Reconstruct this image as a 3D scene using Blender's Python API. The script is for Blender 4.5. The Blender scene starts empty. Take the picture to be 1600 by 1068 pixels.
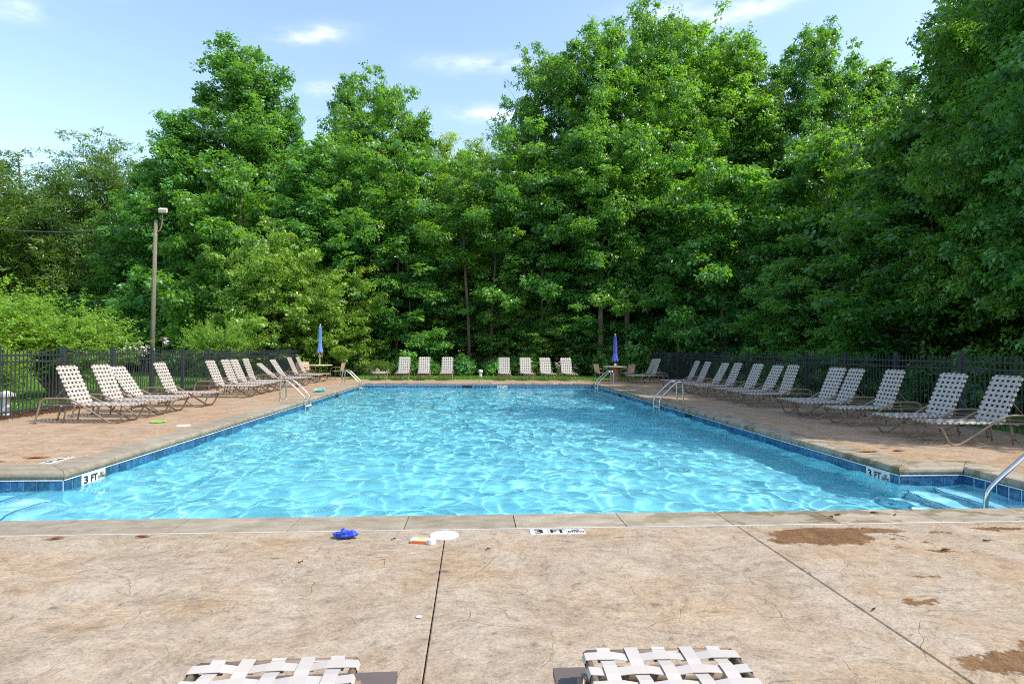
import bpy, math, random
import numpy as np
from math import sin, cos, pi, radians
S = bpy.context.scene
COL = S.collection

# ------------------------------------------------------------------ camera
cam = bpy.data.objects.new('camera', bpy.data.cameras.new('camera'))
COL.objects.link(cam)
cam.location = (0, 0, 1.5)
cam.data.sensor_width = 36.0
cam.data.lens = 889.0 / 1600 * 36
cam.data.clip_end = 2000
cam.data.clip_start = 0.05
def _rot():
    from mathutils import Matrix
    y, p, r = -0.06728421, 0.01506715, 0.0065999
    return Matrix.Rotation(y, 3, 'Z') @ Matrix.Rotation(pi / 2 + p, 3, 'X') @ Matrix.Rotation(r, 3, 'Z')
cam.rotation_euler = _rot().to_euler()
S.camera = cam

# ------------------------------------------------------------------ light
SUN_EL, SUN_AZ = radians(52), radians(-24)      # azimuth measured from +X towards +Y
wd = bpy.data.worlds.new('World'); S.world = wd; wd.use_nodes = True
SKY_STRENGTH = 0.15
sun = bpy.data.objects.new('sun', bpy.data.lights.new('sun', 'SUN')); COL.objects.link(sun)
sun.data.energy = 3.4; sun.data.angle = radians(0.53); sun.data.color = (1.0, 0.955, 0.87)
from mathutils import Vector, Matrix
_sd = Vector((cos(SUN_EL) * cos(SUN_AZ), cos(SUN_EL) * sin(SUN_AZ), sin(SUN_EL)))
sun.rotation_euler = _sd.to_track_quat('Z', 'Y').to_euler()
sun.location = (20, 5, 40)
sun.data.cycles.is_caustics_light = True
S.view_settings.view_transform = 'Standard'; S.view_settings.look = 'None'
S.view_settings.exposure = 0.68; S.view_settings.gamma = 1.0
S.render.engine = 'CYCLES'
S.cycles.use_denoising = False; S.cycles.filter_width = 1.0
S.cycles.max_bounces = 8; S.cycles.diffuse_bounces = 3; S.cycles.glossy_bounces = 3
S.cycles.transmission_bounces = 6; S.cycles.transparent_max_bounces = 8
S.cycles.sample_clamp_indirect = 6.0

def world_nodes():
    nt = wd.node_tree; N = nt.nodes; Lk = nt.links
    bg = N['Background']; bg.inputs[1].default_value = SKY_STRENGTH
    sky = N.new('ShaderNodeTexSky'); sky.sky_type = 'NISHITA'; sky.sun_disc = False
    sky.sun_elevation = SUN_EL; sky.sun_rotation = pi / 2 - SUN_AZ
    sky.altitude = 100; sky.air_density = 1.2; sky.dust_density = 1.2; sky.ozone_density = 2.5
    tc = N.new('ShaderNodeTexCoord')
    def math_(op, a, b=None, c=None):
        m = N.new('ShaderNodeMath'); m.operation = op
        for i, v in enumerate((a, b, c)):
            if v is None: continue
            if isinstance(v, (int, float)): m.inputs[i].default_value = v
            else: Lk.new(v, m.inputs[i])
        return m.outputs[0]
    def dot(v):
        m = N.new('ShaderNodeVectorMath'); m.operation = 'DOT_PRODUCT'
        Lk.new(tc.outputs['Generated'], m.inputs[0]); m.inputs[1].default_value = v
        return m.outputs['Value']
    mp = N.new('ShaderNodeMapping'); mp.inputs['Scale'].default_value = (9, 9, 26)
    Lk.new(tc.outputs['Generated'], mp.inputs[0])
    nz = N.new('ShaderNodeTexNoise'); nz.inputs['Scale'].default_value = 2.2; nz.inputs['Detail'].default_value = 7
    nz.inputs['Roughness'].default_value = 0.6
    Lk.new(mp.outputs[0], nz.inputs['Vector'])
    total = None
    clouds = [((-0.24, 0.853, 0.464), 0.048, 0.011, 0.25, .8), ((0.023, 0.923, 0.385), 0.055, 0.011, 0.0, .9),
              ((0.042, 0.891, 0.452), 0.055, 0.012, 0.0, .55), ((0.30, 0.813, 0.501), 0.08, 0.013, -0.1, .55),
              ((0.39, 0.781, 0.489), 0.07, 0.012, 0.1, .6), ((-0.552, 0.726, 0.411), 0.025, 0.011, 0.3, .5),
              ((-0.49, 0.73, 0.45), 0.03, 0.008, 0.0, .6), ((-0.234, 0.886, 0.401), 0.03, 0.009, 0.2, .6),
              ((-0.044, 0.892, 0.449), 0.05, 0.012, 0.0, .35)]
    for d, ra, rb, tilt, amp in clouds:
        d = Vector(d).normalized()
        e1 = Vector((d.y, -d.x, 0)).normalized(); e2 = e1.cross(d).normalized()
        a1 = e1 * cos(tilt) + e2 * sin(tilt); a2 = e2 * cos(tilt) - e1 * sin(tilt)
        fwd = dot(tuple(d))
        a = math_('DIVIDE', dot(tuple(a1)), ra); b = math_('DIVIDE', dot(tuple(a2)), rb)
        r2 = math_('ADD', math_('MULTIPLY', a, a), math_('MULTIPLY', b, b))
        g = math_('EXPONENT', math_('MULTIPLY', r2, -1.0))
        g = math_('MULTIPLY', g, math_('GREATER_THAN', fwd, 0.5))
        g = math_('MULTIPLY', g, amp * .8)
        total = g if total is None else math_('ADD', total, g)
    n2 = math_('MULTIPLY', math_('SUBTRACT', nz.outputs['Fac'], 0.32), 3.0)
    mask = math_('MULTIPLY', total, n2)
    mr = N.new('ShaderNodeClamp'); Lk.new(mask, mr.inputs['Value']); mr.inputs['Max'].default_value = 0.85
    hs = N.new('ShaderNodeMix'); hs.data_type = 'RGBA'; hs.blend_type = 'MULTIPLY'; hs.inputs['Factor'].default_value = 1
    Lk.new(sky.outputs[0], hs.inputs['A']); hs.inputs['B'].default_value = (1.50, 1.42, 1.36, 1)
    mx = N.new('ShaderNodeMix'); mx.data_type = 'RGBA'
    Lk.new(mr.outputs[0], mx.inputs['Factor']); Lk.new(hs.outputs['Result'], mx.inputs['A'])
    mx.inputs['B'].default_value = (7.4, 7.3, 7.5, 1)
    Lk.new(mx.outputs['Result'], bg.inputs[0])
world_nodes()

# ------------------------------------------------------------------ materials
class Mat:
    """small wrapper for building node materials"""
    def __init__(s, name, rough=0.7, spec=0.3, metal=0.0, col=(0.5, 0.5, 0.5)):
        s.m = bpy.data.materials.new(name); s.m.use_nodes = True
        s.nt = s.m.node_tree; s.N = s.nt.nodes; s.p = s.N['Principled BSDF']; s.out = s.N['Material Output']
        s.p.inputs['Roughness'].default_value = rough; s.p.inputs['Specular IOR Level'].default_value = spec
        s.p.inputs['Metallic'].default_value = metal; s.p.inputs['Base Color'].default_value = (*col, 1)
        s._tc = None
    def link(s, a, b): s.nt.links.new(a, b)
    def coord(s, kind='Object'):
        if s._tc is None: s._tc = s.N.new('ShaderNodeTexCoord')
        return s._tc.outputs[kind]
    def pos(s):
        return s.N.new('ShaderNodeNewGeometry').outputs['Position']
    def map(s, v, scale=(1, 1, 1), loc=(0, 0, 0), rot=(0, 0, 0)):
        m = s.N.new('ShaderNodeMapping'); s.link(v, m.inputs[0])
        m.inputs['Scale'].default_value = scale; m.inputs['Location'].default_value = loc; m.inputs['Rotation'].default_value = rot
        return m.outputs[0]
    def noise(s, v, scale, detail=4, rough=0.55, dist=0.0, out='Fac'):
        n = s.N.new('ShaderNodeTexNoise'); s.link(v, n.inputs['Vector'])
        n.inputs['Scale'].default_value = scale; n.inputs['Detail'].default_value = detail
        n.inputs['Roughness'].default_value = rough; n.inputs['Distortion'].default_value = dist
        return n.outputs[out]
    def vor(s, v, scale, feat='DISTANCE_TO_EDGE', rnd=1.0):
        n = s.N.new('ShaderNodeTexVoronoi'); n.feature = feat; s.link(v, n.inputs['Vector'])
        n.inputs['Scale'].default_value = scale; n.inputs['Randomness'].default_value = rnd
        return n.outputs['Distance'] if feat == 'DISTANCE_TO_EDGE' or feat == 'F1' else n.outputs[0]
    def math(s, op, a, b=None, clamp=False):
        m = s.N.new('ShaderNodeMath'); m.operation = op; m.use_clamp = clamp
        for i, v in enumerate((a, b)):
            if v is None: continue
            if isinstance(v, (int, float)): m.inputs[i].default_value = v
            else: s.link(v, m.inputs[i])
        return m.outputs[0]
    def ramp(s, v, stops, interp='LINEAR'):
        r = s.N.new('ShaderNodeValToRGB'); s.link(v, r.inputs[0]); cr = r.color_ramp; cr.interpolation = interp
        while len(cr.elements) < len(stops): cr.elements.new(0.5)
        for e, (p, c) in zip(cr.elements, stops):
            e.position = p; e.color = (*c, 1) if isinstance(c, tuple) else (c, c, c, 1)
        return r.outputs[0]
    def mix(s, f, a, b, mode='MIX'):
        m = s.N.new('ShaderNodeMix'); m.data_type = 'RGBA'; m.blend_type = mode
        for k, v in (('Factor', f), ('A', a), ('B', b)):
            if isinstance(v, (int, float)) and k == 'Factor': m.inputs[k].default_value = v
            elif isinstance(v, tuple): m.inputs[k].default_value = (*v, 1)
            else: s.link(v, m.inputs[k])
        return m.outputs['Result']
    def bump(s, h, strength=0.3, dist=0.01):
        b = s.N.new('ShaderNodeBump'); b.inputs['Strength'].default_value = strength; b.inputs['Distance'].default_value = dist
        s.link(h, b.inputs['Height']); s.link(b.outputs[0], s.p.inputs['Normal'])
    def col(s, v): s.link(v, s.p.inputs['Base Color'])
    def rough(s, v): s.link(v, s.p.inputs['Roughness'])

def smask(M, v, lo, hi):
    """smooth step from 1 (v<lo) to 0 (v>hi)"""
    r = M.N.new('ShaderNodeMapRange'); r.interpolation_type = 'SMOOTHSTEP'
    M.link(v, r.inputs['Value']); r.inputs['From Min'].default_value = lo; r.inputs['From Max'].default_value = hi
    r.inputs['To Min'].default_value = 1; r.inputs['To Max'].default_value = 0
    return r.outputs[0]

def simple(name, col, rough=0.6, spec=0.3, metal=0.0, var=0.15, scale=8.0, bump=0.0):
    M = Mat(name, rough, spec, metal)
    n = M.noise(M.coord('Object'), scale, 5, 0.6)
    a = tuple(c * (1 - var) for c in col); b = tuple(min(1, c * (1 + var)) for c in col)
    M.col(M.ramp(n, [(0.3, a), (0.7, b)]))
    if bump: M.bump(n, bump, 0.004)
    return M.m

def deck_material():
    M = Mat('stamped_concrete', 0.75, 0.25)
    P = M.pos()
    warp = M.noise(P, 1.3, 3, 0.5, out='Color')
    wv = M.N.new('ShaderNodeVectorMath'); wv.operation = 'MULTIPLY_ADD'
    M.link(warp, wv.inputs[0]); wv.inputs[1].default_value = (0.55, 0.45, 0.3); M.link(P, wv.inputs[2])
    W = wv.outputs[0]
    Wr = M.map(W, (1.0, 1.25, 1.0), rot=(0, 0, 0.22))
    big = M.noise(P, 0.55, 4, 0.6)
    med = M.noise(Wr, 3.2, 9, 0.74)
    fine = M.noise(M.map(Wr, loc=(1, 8, 0)), 13, 8, 0.8)
    base = M.ramp(med, [(0.30, (0.222, 0.163, 0.107)), (0.44, (0.300, 0.230, 0.160)), (0.55, (0.345, 0.273, 0.197)), (0.72, (0.395, 0.323, 0.245))])
    blotch = M.ramp(M.noise(M.map(P, loc=(3, 1, 0)), 1.1, 6, 0.7), [(0.38, (0.98, 0.90, 0.78)), (0.5, (1, 1, 1)), (0.66, (0.95, 0.98, 1.02))])
    c = M.mix(1.0, base, blotch, 'MULTIPLY')
    c = M.mix(1.0, c, M.ramp(fine, [(0.33, 0.45), (0.43, 0.86), (0.52, 1.0), (0.7, 1.16)]), 'MULTIPLY')
    # the side decks are more orange than the pale slab in front
    sx = M.N.new('ShaderNodeSeparateXYZ'); M.link(P, sx.inputs[0])
    far = smask(M, sx.outputs['Y'], 5.0, 7.5)
    c = M.mix(M.math('MULTIPLY', M.math('SUBTRACT', 1.0, far), 0.75), c, M.mix(1.0, c, (1.02, 0.87, 0.74), 'MULTIPLY'))
    # stamped slate cracks: thin dark broken lines
    e1 = M.vor(Wr, 1.15); e2 = M.vor(M.map(Wr, loc=(7, 3, 0)), 3.1)
    brk = M.ramp(M.noise(P, 2.4, 5, 0.65), [(0.44, 0.0), (0.56, 1.0)])
    brk2 = M.ramp(M.noise(M.map(P, loc=(5, 5, 0)), 3.3, 5, 0.65), [(0.5, 0.0), (0.6, 1.0)])
    l1 = M.math('MULTIPLY', smask(M, e1, 0.001, 0.007), brk)
    l2 = M.math('MULTIPLY', smask(M, e2, 0.002, 0.014), brk2)
    lines = M.math('MAXIMUM', l1, M.math('MULTIPLY', l2, 0.8))
    crk = M.N.new('ShaderNodeTexNoise'); M.link(M.map(W, (1, 1.2, 1), loc=(4, 2, 0)), crk.inputs['Vector'])
    crk.noise_type = 'RIDGED_MULTIFRACTAL'; crk.inputs['Scale'].default_value = 8.0; crk.inputs['Detail'].default_value = 8; crk.inputs['Roughness'].default_value = 0.62
    crk.normalize = True
    rid = crk.outputs['Fac']
    c = M.mix(1.0, c, M.ramp(rid, [(0.10, 1.10), (0.45, 1.0), (0.72, 0.52)]), 'MULTIPLY')
    sandy = M.noise(P, 48, 5, 0.8)
    c = M.mix(1.0, c, M.ramp(sandy, [(0.32, 0.62), (0.5, 1.0), (0.7, 1.2)]), 'MULTIPLY')
    c = M.mix(M.math('MULTIPLY', lines, 0.33), c, (0.10, 0.065, 0.04))
    specks = smask(M, M.vor(P, 26, 'F1'), 0.05, 0.10)
    spk = M.math('MULTIPLY', specks, M.ramp(M.noise(P, 2.7, 3), [(0.52, 0.0), (0.66, 1.0)]))
    c = M.mix(M.math('MULTIPLY', spk, 0.6), c, (0.08, 0.05, 0.03))
    # damp patches left by splashed water
    damp = None
    wob = M.noise(P, 6.5, 9, 0.78, out='Color')
    wb = M.N.new('ShaderNodeVectorMath'); wb.operation = 'MULTIPLY_ADD'; M.link(wob, wb.inputs[0])
    wb.inputs[1].default_value = (0.42, 0.34, 0); M.link(P, wb.inputs[2])
    sp = M.N.new('ShaderNodeSeparateXYZ'); M.link(wb.outputs[0], sp.inputs[0])
    for (cx, cy, rx, ry) in [(2.86, 4.50, .42, .22), (3.30, 4.62, .35, .07), (2.72, 3.27, .11, .045), (2.75, 2.62, .42, .10), (3.2, 2.75, .4, .12),
                             (3.55, 4.12, .10, .03), (3.9, 4.55, .12, .025), (4.5, 4.62, .25, .04), (3.5, 4.5, .05, .02), (3.03, 3.66, .10, .018), (3.42, 4.38, .05, .02), (3.6, 4.3, .04, .015), (4.9, 4.35, .1, .03), (1.2, 4.55, .03, .012), (3.3, 4.2, .06, .015), (2.55, 4.42, .2, .1)]:
        a = M.math('DIVIDE', M.math('SUBTRACT', sp.outputs[0], cx + .21), rx)
        b = M.math('DIVIDE', M.math('SUBTRACT', sp.outputs[1], cy + .17), ry)
        r = M.math('ADD', M.math('MULTIPLY', a, a), M.math('MULTIPLY', b, b))
        k = smask(M, r, 0.85, 1.1)
        damp = k if damp is None else M.math('MAXIMUM', damp, k)
    soak = M.ramp(M.noise(P, 11, 8, 0.8), [(0.36, (0.24, 0.15, 0.08)), (0.52, (0.47, 0.30, 0.15)), (0.7, (0.60, 0.43, 0.26))])
    c = M.mix(M.math('MULTIPLY', damp, 0.95), c, M.mix(1.0, c, soak, 'MULTIPLY'))
    M.col(c)
    M.col(c)
    M.rough(M.math('SUBTRACT', 0.78, M.math('MULTIPLY', damp, 0.15)))
    h = M.math('ADD', M.math('MULTIPLY', med, 1.0), M.math('MULTIPLY', fine, 0.35))
    h = M.math('SUBTRACT', h, M.math('MULTIPLY', lines, 0.22))
    h = M.math('ADD', h, M.math('MULTIPLY', big, 0.6)); h = M.math('SUBTRACT', h, M.math('MULTIPLY', rid, 0.5))
    M.bump(h, 0.75, 0.02)
    return M.m

def coping_material():
    M = Mat('cast_coping', 0.7, 0.3)
    P = M.pos()
    n = M.noise(M.map(P, (1, 2.2, 1)), 3.0, 7, 0.68)
    c = M.ramp(n, [(0.3, (0.22, 0.18, 0.125)), (0.5, (0.31, 0.26, 0.19)), (0.72, (0.39, 0.335, 0.25))])
    fine = M.noise(P, 60, 4, 0.7)
    c = M.mix(1.0, c, M.ramp(fine, [(0.3, 0.82), (0.7, 1.08)]), 'MULTIPLY')
    oi = M.N.new('ShaderNodeObjectInfo')
    c = M.mix(1.0, c, M.ramp(oi.outputs['Random'], [(0, 0.85), (1, 1.1)]), 'MULTIPLY')
    d = M.noise(M.map(P, (1, 1.5, 1), loc=(2, 9, 0)), 2.6, 6, 0.6)
    damp = M.ramp(d, [(0.53, 0.0), (0.56, 1.0)])
    sx = M.N.new('ShaderNodeSeparateXYZ'); M.link(P, sx.inputs[0])
    right = M.math('SUBTRACT', 1.0, smask(M, sx.outputs['X'], 0.3, 3.0))
    damp = M.math('MULTIPLY', damp, M.math('ADD', 0.25, M.math('MULTIPLY', right, 0.6)))
    c = M.mix(damp, c, M.mix(1.0, c, (0.55, 0.52, 0.36), 'MULTIPLY'))
    M.col(c); M.bump(M.math('ADD', n, M.math('MULTIPLY', fine, 0.2)), 0.3, 0.008)
    return M.m

def tile_material():
    M = Mat('glazed_blue_tile', 0.12, 0.6)
    oi = M.N.new('ShaderNodeObjectInfo')
    n = M.noise(M.pos(), 14, 6, 0.7, 0.6)
    a = M.ramp(n, [(0.3, (0.010, 0.035, 0.10)), (0.5, (0.02, 0.085, 0.18)), (0.7, (0.05, 0.17, 0.28))])
    a = M.mix(1.0, a, M.ramp(oi.outputs['Random'], [(0, 0.7), (1, 1.4)]), 'MULTIPLY')
    M.col(a); M.bump(n, 0.15, 0.003)
    return M.m

def plaster_material():
    M = Mat('pool_plaster', 0.9, 0.1)
    P = M.pos()
    n = M.noise(P, 0.8, 5, 0.6)
    sy = M.N.new('ShaderNodeSeparateXYZ'); M.link(P, sy.inputs[0])
    M.col(M.ramp(n, [(0.3, (0.37, 0.67, 0.73)), (0.7, (0.44, 0.74, 0.79))]))
    return M.m

def water_material():
    m = bpy.data.materials.new('pool_water'); m.use_nodes = True; nt = m.node_tree
    nt.nodes.remove(nt.nodes['Principled BSDF'])
    g = nt.nodes.new('ShaderNodeBsdfGlass'); g.inputs['IOR'].default_value = 1.333; g.inputs['Roughness'].default_value = 0
    g.inputs[0].default_value = (0.76, 0.96, 1.0, 1)
    nt.links.new(g.outputs[0], nt.nodes['Material Output'].inputs[0])
    return m

def leaf_material(name, dark, mid, light, trans, tmix=0.41):
    trans = tuple(c * 1.3 for c in trans)
    M = Mat(name, 0.38, 0.6)
    at = M.N.new('ShaderNodeAttribute'); at.attribute_name = 'tint'
    oi = M.N.new('ShaderNodeObjectInfo')
    v = M.math('ADD', at.outputs['Fac'], M.math('MULTIPLY', M.math('SUBTRACT', oi.outputs['Random'], 0.5), 0.30), True)
    c = M.ramp(v, [(0.1, dark), (0.5, mid), (0.95, light)])
    rn = M.math('FRACT', M.math('MULTIPLY', oi.outputs['Random'], 7.31))
    c = M.mix(1.0, c, M.ramp(rn, [(0.0, (1.22, 1.0, 0.8)), (0.5, (1, 1, 1)), (1.0, (0.82, 0.96, 1.15))]), 'MULTIPLY')
    M.col(c)
    tr = M.N.new('ShaderNodeBsdfTranslucent')
    M.link(M.mix(1.0, M.ramp(v, [(0.0, 0.6), (1.0, 1.3)]), trans, 'MULTIPLY'), tr.inputs['Color'])
    mx = M.N.new('ShaderNodeMixShader'); mx.inputs[0].default_value = tmix
    M.link(M.p.outputs[0], mx.inputs[1]); M.link(tr.outputs[0], mx.inputs[2]); M.link(mx.outputs[0], M.out.inputs[0])
    return M.m

def bark_material(name, a, b):
    M = Mat(name, 0.9, 0.1)
    n = M.noise(M.map(M.coord('Object'), (9, 9, 1.6)), 2.0, 6, 0.7)
    M.col(M.ramp(n, [(0.3, a), (0.7, b)])); M.bump(n, 0.8, 0.03)
    return M.m

def lawn_material():
    M = Mat('mown_lawn', 0.9, 0.1)
    P = M.pos()
    n = M.noise(P, 1.2, 7, 0.7); f = M.noise(M.map(P, (1, 1, 1)), 55, 5, 0.8)
    c = M.ramp(n, [(0.3, (0.07, 0.15, 0.022)), (0.55, (0.115, 0.23, 0.03)), (0.75, (0.17, 0.28, 0.045))])
    c = M.mix(1.0, c, M.ramp(f, [(0.3, 0.55), (0.7, 1.25)]), 'MULTIPLY')
    M.col(c); M.bump(f, 0.8, 0.03)
    return M.m

def floor_litter_material():
    M = Mat('forest_floor', 0.95, 0.05)
    P = M.pos()
    n = M.noise(P, 2.0, 8, 0.75)
    M.col(M.ramp(n, [(0.3, (0.028, 0.02, 0.012)), (0.6, (0.07, 0.048, 0.028)), (0.8, (0.05, 0.07, 0.02))]))
    M.bump(n, 1.0, 0.06)
    return M.m

def mulch_material():
    M = Mat('bark_mulch', 0.95, 0.05)
    n = M.noise(M.pos(), 18, 6, 0.8)
    M.col(M.ramp(n, [(0.3, (0.05, 0.022, 0.012)), (0.55, (0.16, 0.075, 0.04)), (0.75, (0.26, 0.14, 0.08))]))
    M.bump(n, 1.0, 0.03)
    return M.m

MT = {}
MT['deck'] = deck_material(); MT['coping'] = coping_material(); MT['tile'] = tile_material()
MT['plaster'] = plaster_material(); MT['water'] = water_material()
MT['grout'] = simple('pale_grout', (0.62, 0.66, 0.66), 0.8)
MT['sealant'] = simple('white_sealant', (0.52, 0.49, 0.44), 0.6)
MT['soil'] = simple('dark_joint', (0.02, 0.017, 0.014), 0.95)
MT['lawn'] = lawn_material(); MT['forest'] = floor_litter_material(); MT['mulch'] = mulch_material()
MT['asphalt'] = simple('asphalt', (0.075, 0.075, 0.085), 0.9, var=0.2, scale=20)
MT['steel'] = Mat('stainless_steel', 0.22, 0.5, 1.0, (0.62, 0.61, 0.58)).m
MT['frame'] = simple('bronze_powder_coat', (0.21, 0.15, 0.105), 0.42, 0.5, 0.0, 0.1)
MT['strap'] = simple('cream_vinyl', (0.455, 0.41, 0.365), 0.45, 0.5, 0.0, 0.05, 3)
MT['tanstrap'] = simple('tan_vinyl', (0.55, 0.40, 0.26), 0.5, 0.4, 0.0, 0.08)
MT['fence'] = simple('dark_fence_paint', (0.030, 0.036, 0.045), 0.45, 0.5, 0.0, 0.15)
MT['canvas'] = simple('blue_canvas', (0.15, 0.27, 0.54), 0.85, 0.1, 0.0, 0.15, 3)
MT['canvas2'] = simple('violet_blue_canvas', (0.12, 0.13, 0.52), 0.85, 0.1, 0.0, 0.15, 3)
MT['tabletop'] = simple('table_top', (0.62, 0.50, 0.36), 0.5, 0.3)
MT['pedestal'] = simple('table_pedestal', (0.36, 0.20, 0.11), 0.7, 0.2)
MT['brown'] = simple('brown_resin', (0.12, 0.095, 0.085), 0.5, 0.4, 0.0, 0.06)
MT['white'] = simple('white_plastic', (0.62, 0.61, 0.58), 0.45, 0.4, 0.0, 0.03)
MT['black'] = simple('black_lettering', (0.02, 0.02, 0.022), 0.5, 0.3)
MT['bark'] = bark_material('grey_brown_bark', (0.07, 0.052, 0.038), (0.19, 0.15, 0.115))
MT['palebark'] = bark_material('pale_bark', (0.14, 0.11, 0.08), (0.30, 0.25, 0.19))
MT['pole'] = bark_material('weathered_pole', (0.11, 0.10, 0.07), (0.23, 0.205, 0.15))
G_ = {
 'poplar': leaf_material('poplar_leaf', (0.048, 0.159, 0.036), (0.097, 0.279, 0.058), (0.215, 0.446, 0.097), (0.201, 0.421, 0.032)),
 'oak': leaf_material('oak_leaf', (0.045, 0.151, 0.038), (0.095, 0.260, 0.059), (0.209, 0.412, 0.096), (0.240, 0.491, 0.023)),
 'maple': leaf_material('maple_leaf', (0.062, 0.168, 0.027), (0.136, 0.293, 0.040), (0.270, 0.438, 0.080), (0.275, 0.438, 0.035)),
 'feather': leaf_material('willow_oak_leaf', (0.046, 0.132, 0.036), (0.095, 0.213, 0.048), (0.196, 0.302, 0.061), (0.206, 0.336, 0.026)),
 'light': leaf_material('locust_leaf', (0.101, 0.211, 0.025), (0.223, 0.387, 0.042), (0.405, 0.562, 0.084), (0.377, 0.539, 0.046)),
 'shrub': leaf_material('shrub_leaf', (0.049, 0.184, 0.035), (0.088, 0.295, 0.044), (0.175, 0.443, 0.062), (0.167, 0.369, 0.024), 0.25),
 'myrtle': leaf_material('crape_myrtle_leaf', (0.061, 0.174, 0.028), (0.148, 0.335, 0.036), (0.322, 0.447, 0.069), (0.287, 0.455, 0.028)),
 'under': leaf_material('understory_leaf', (0.050, 0.140, 0.045), (0.094, 0.241, 0.063), (0.213, 0.407, 0.092), (0.239, 0.440, 0.040)),
}

# ------------------------------------------------------------------ mesh helpers
class MB:
    def __init__(s): s.v = []; s.f = []
    def add(s, vs, fs):
        b = len(s.v); s.v += [tuple(v) for v in vs]; s.f += [tuple(i + b for i in f) for f in fs]; return s
    def box(s, x0, x1, y0, y1, z0, z1):
        return s.add([(x0, y0, z0), (x1, y0, z0), (x1, y1, z0), (x0, y1, z0), (x0, y0, z1), (x1, y0, z1), (x1, y1, z1), (x0, y1, z1)],
                     [(0, 3, 2, 1), (4, 5, 6, 7), (0, 1, 5, 4), (1, 2, 6, 5), (2, 3, 7, 6), (3, 0, 4, 7)])
    def tube(s, pts, r, n=8, caps=True):
        pts = [Vector(p) for p in pts]; k = len(pts)
        rr = r if isinstance(r, (list, tuple)) else [r] * k
        t0 = (pts[1] - pts[0]).normalized()
        up = Vector((0, 0, 1)) if abs(t0.z) < 0.9 else Vector((0, 1, 0))
        nrm = t0.cross(up).normalized(); vs = []; fs = []
        for i in range(k):
            t = (pts[min(i + 1, k - 1)] - pts[max(i - 1, 0)]).normalized()
            nrm = (nrm - t * nrm.dot(t)).normalized(); b = t.cross(nrm)
            for j in range(n):
                a = 2 * pi * j / n; vs.append(pts[i] + (nrm * cos(a) + b * sin(a)) * rr[i])
        for i in range(k - 1):
            for j in range(n):
                fs.append((i * n + j, i * n + (j + 1) % n, (i + 1) * n + (j + 1) % n, (i + 1) * n + j))
        if caps: fs += [tuple(range(n))[::-1], tuple(range((k - 1) * n, k * n))]
        return s.add(vs, fs)
    def lathe(s, prof, n=20, c=(0, 0, 0)):
        vs = []; fs = []
        for r, z in prof:
            for j in range(n):
                a = 2 * pi * j / n; vs.append((c[0] + r * cos(a), c[1] + r * sin(a), c[2] + z))
        for i in range(len(prof) - 1):
            for j in range(n): fs.append((i * n + j, i * n + (j + 1) % n, (i + 1) * n + (j + 1) % n, (i + 1) * n + j))
        fs += [tuple(range(n))[::-1], tuple(range((len(prof) - 1) * n, len(prof) * n))]
        return s.add(vs, fs)
    def ribbon(s, pts, w, wid, th=0.003):
        """strap: polyline pts, width direction w (unit), width wid, thickness th"""
        pts = [Vector(p) for p in pts]; w = Vector(w); vs = []; fs = []; k = len(pts)
        for i in range(k):
            t = (pts[min(i + 1, k - 1)] - pts[max(i - 1, 0)]).normalized(); n = t.cross(w).normalized() * (th / 2)
            h = w * (wid / 2)
            vs += [pts[i] - h - n, pts[i] + h - n, pts[i] + h + n, pts[i] - h + n]
        for i in range(k - 1):
            a = i * 4; b = a + 4
            for j in range(4): fs.append((a + j, a + (j + 1) % 4, b + (j + 1) % 4, b + j))
        fs += [(3, 2, 1, 0), tuple(range(4 * k - 4, 4 * k))]
        return s.add(vs, fs)
    def mesh(s, name, mat=None, smooth=False):
        me = bpy.data.meshes.new(name); me.from_pydata(s.v, [], s.f)
        if smooth: me.polygons.foreach_set('use_smooth', [True] * len(me.polygons))
        if mat is not None: me.materials.append(mat)
        me.update(); return me
    def build(s, name, mat, parent=None, smooth=False):
        return ob(name, s.mesh(name, mat, smooth), parent)

def ob(name, data, parent=None, loc=None):
    o = bpy.data.objects.new(name, data); COL.objects.link(o)
    if parent is not None: o.parent = parent
    if loc is not None: o.location = loc
    return o
def tag(o, label=None, cat=None, group=None, kind=None):
    if label: o['label'] = label
    if cat: o['category'] = cat
    if group: o['group'] = group
    if kind: o['kind'] = kind
    return o
def empty(name, loc=(0, 0, 0), rz=0.0):
    o = ob(name, None); o.location = loc; o.rotation_euler = (0, 0, rz); o.empty_display_size = 0.2; return o
CH = {}
def copy_tree(o, parent=None):
    c = o.copy(); COL.objects.link(c)
    if parent is not None: c.parent = parent
    for ch in KIDS(o): copy_tree(ch, c)
    return c
def KIDS(o):
    return [x for x in CHILDMAP.get(o.name, [])]
CHILDMAP = {}
def freeze(root):
    """remember the children of a prototype (and of its parts) for copying"""
    for o in COL.objects:
        if o.parent is not None:
            l = CHILDMAP.setdefault(o.parent.name, [])
            if o not in l: l.append(o)
def freeze_one(root, parts):
    CHILDMAP[root.name] = list(parts)

def smooth_path(pts, it=2):
    pts = [Vector(p) for p in pts]
    for _ in range(it):
        q = [pts[0]]
        for a, b in zip(pts[:-1], pts[1:]):
            q += [a * 0.75 + b * 0.25, a * 0.25 + b * 0.75]
        q.append(pts[-1]); pts = q
    return pts

# ------------------------------------------------------------------ ground
WATER_Z = -0.235
POOL = [(-5.85, 5.23), (6.5, 5.23), (6.5, 7.15), (5.6, 7.15), (5.6, 26.25), (-4.95, 26.25), (-4.95, 7.27), (-5.85, 7.27)]
CW = 0.42
def poly_sheet(name, pts, z, mat, holes=None):
    m = MB(); m.add([(x, y, z) for x, y in pts], [tuple(range(len(pts)))])
    return m.build(name, mat)
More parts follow.
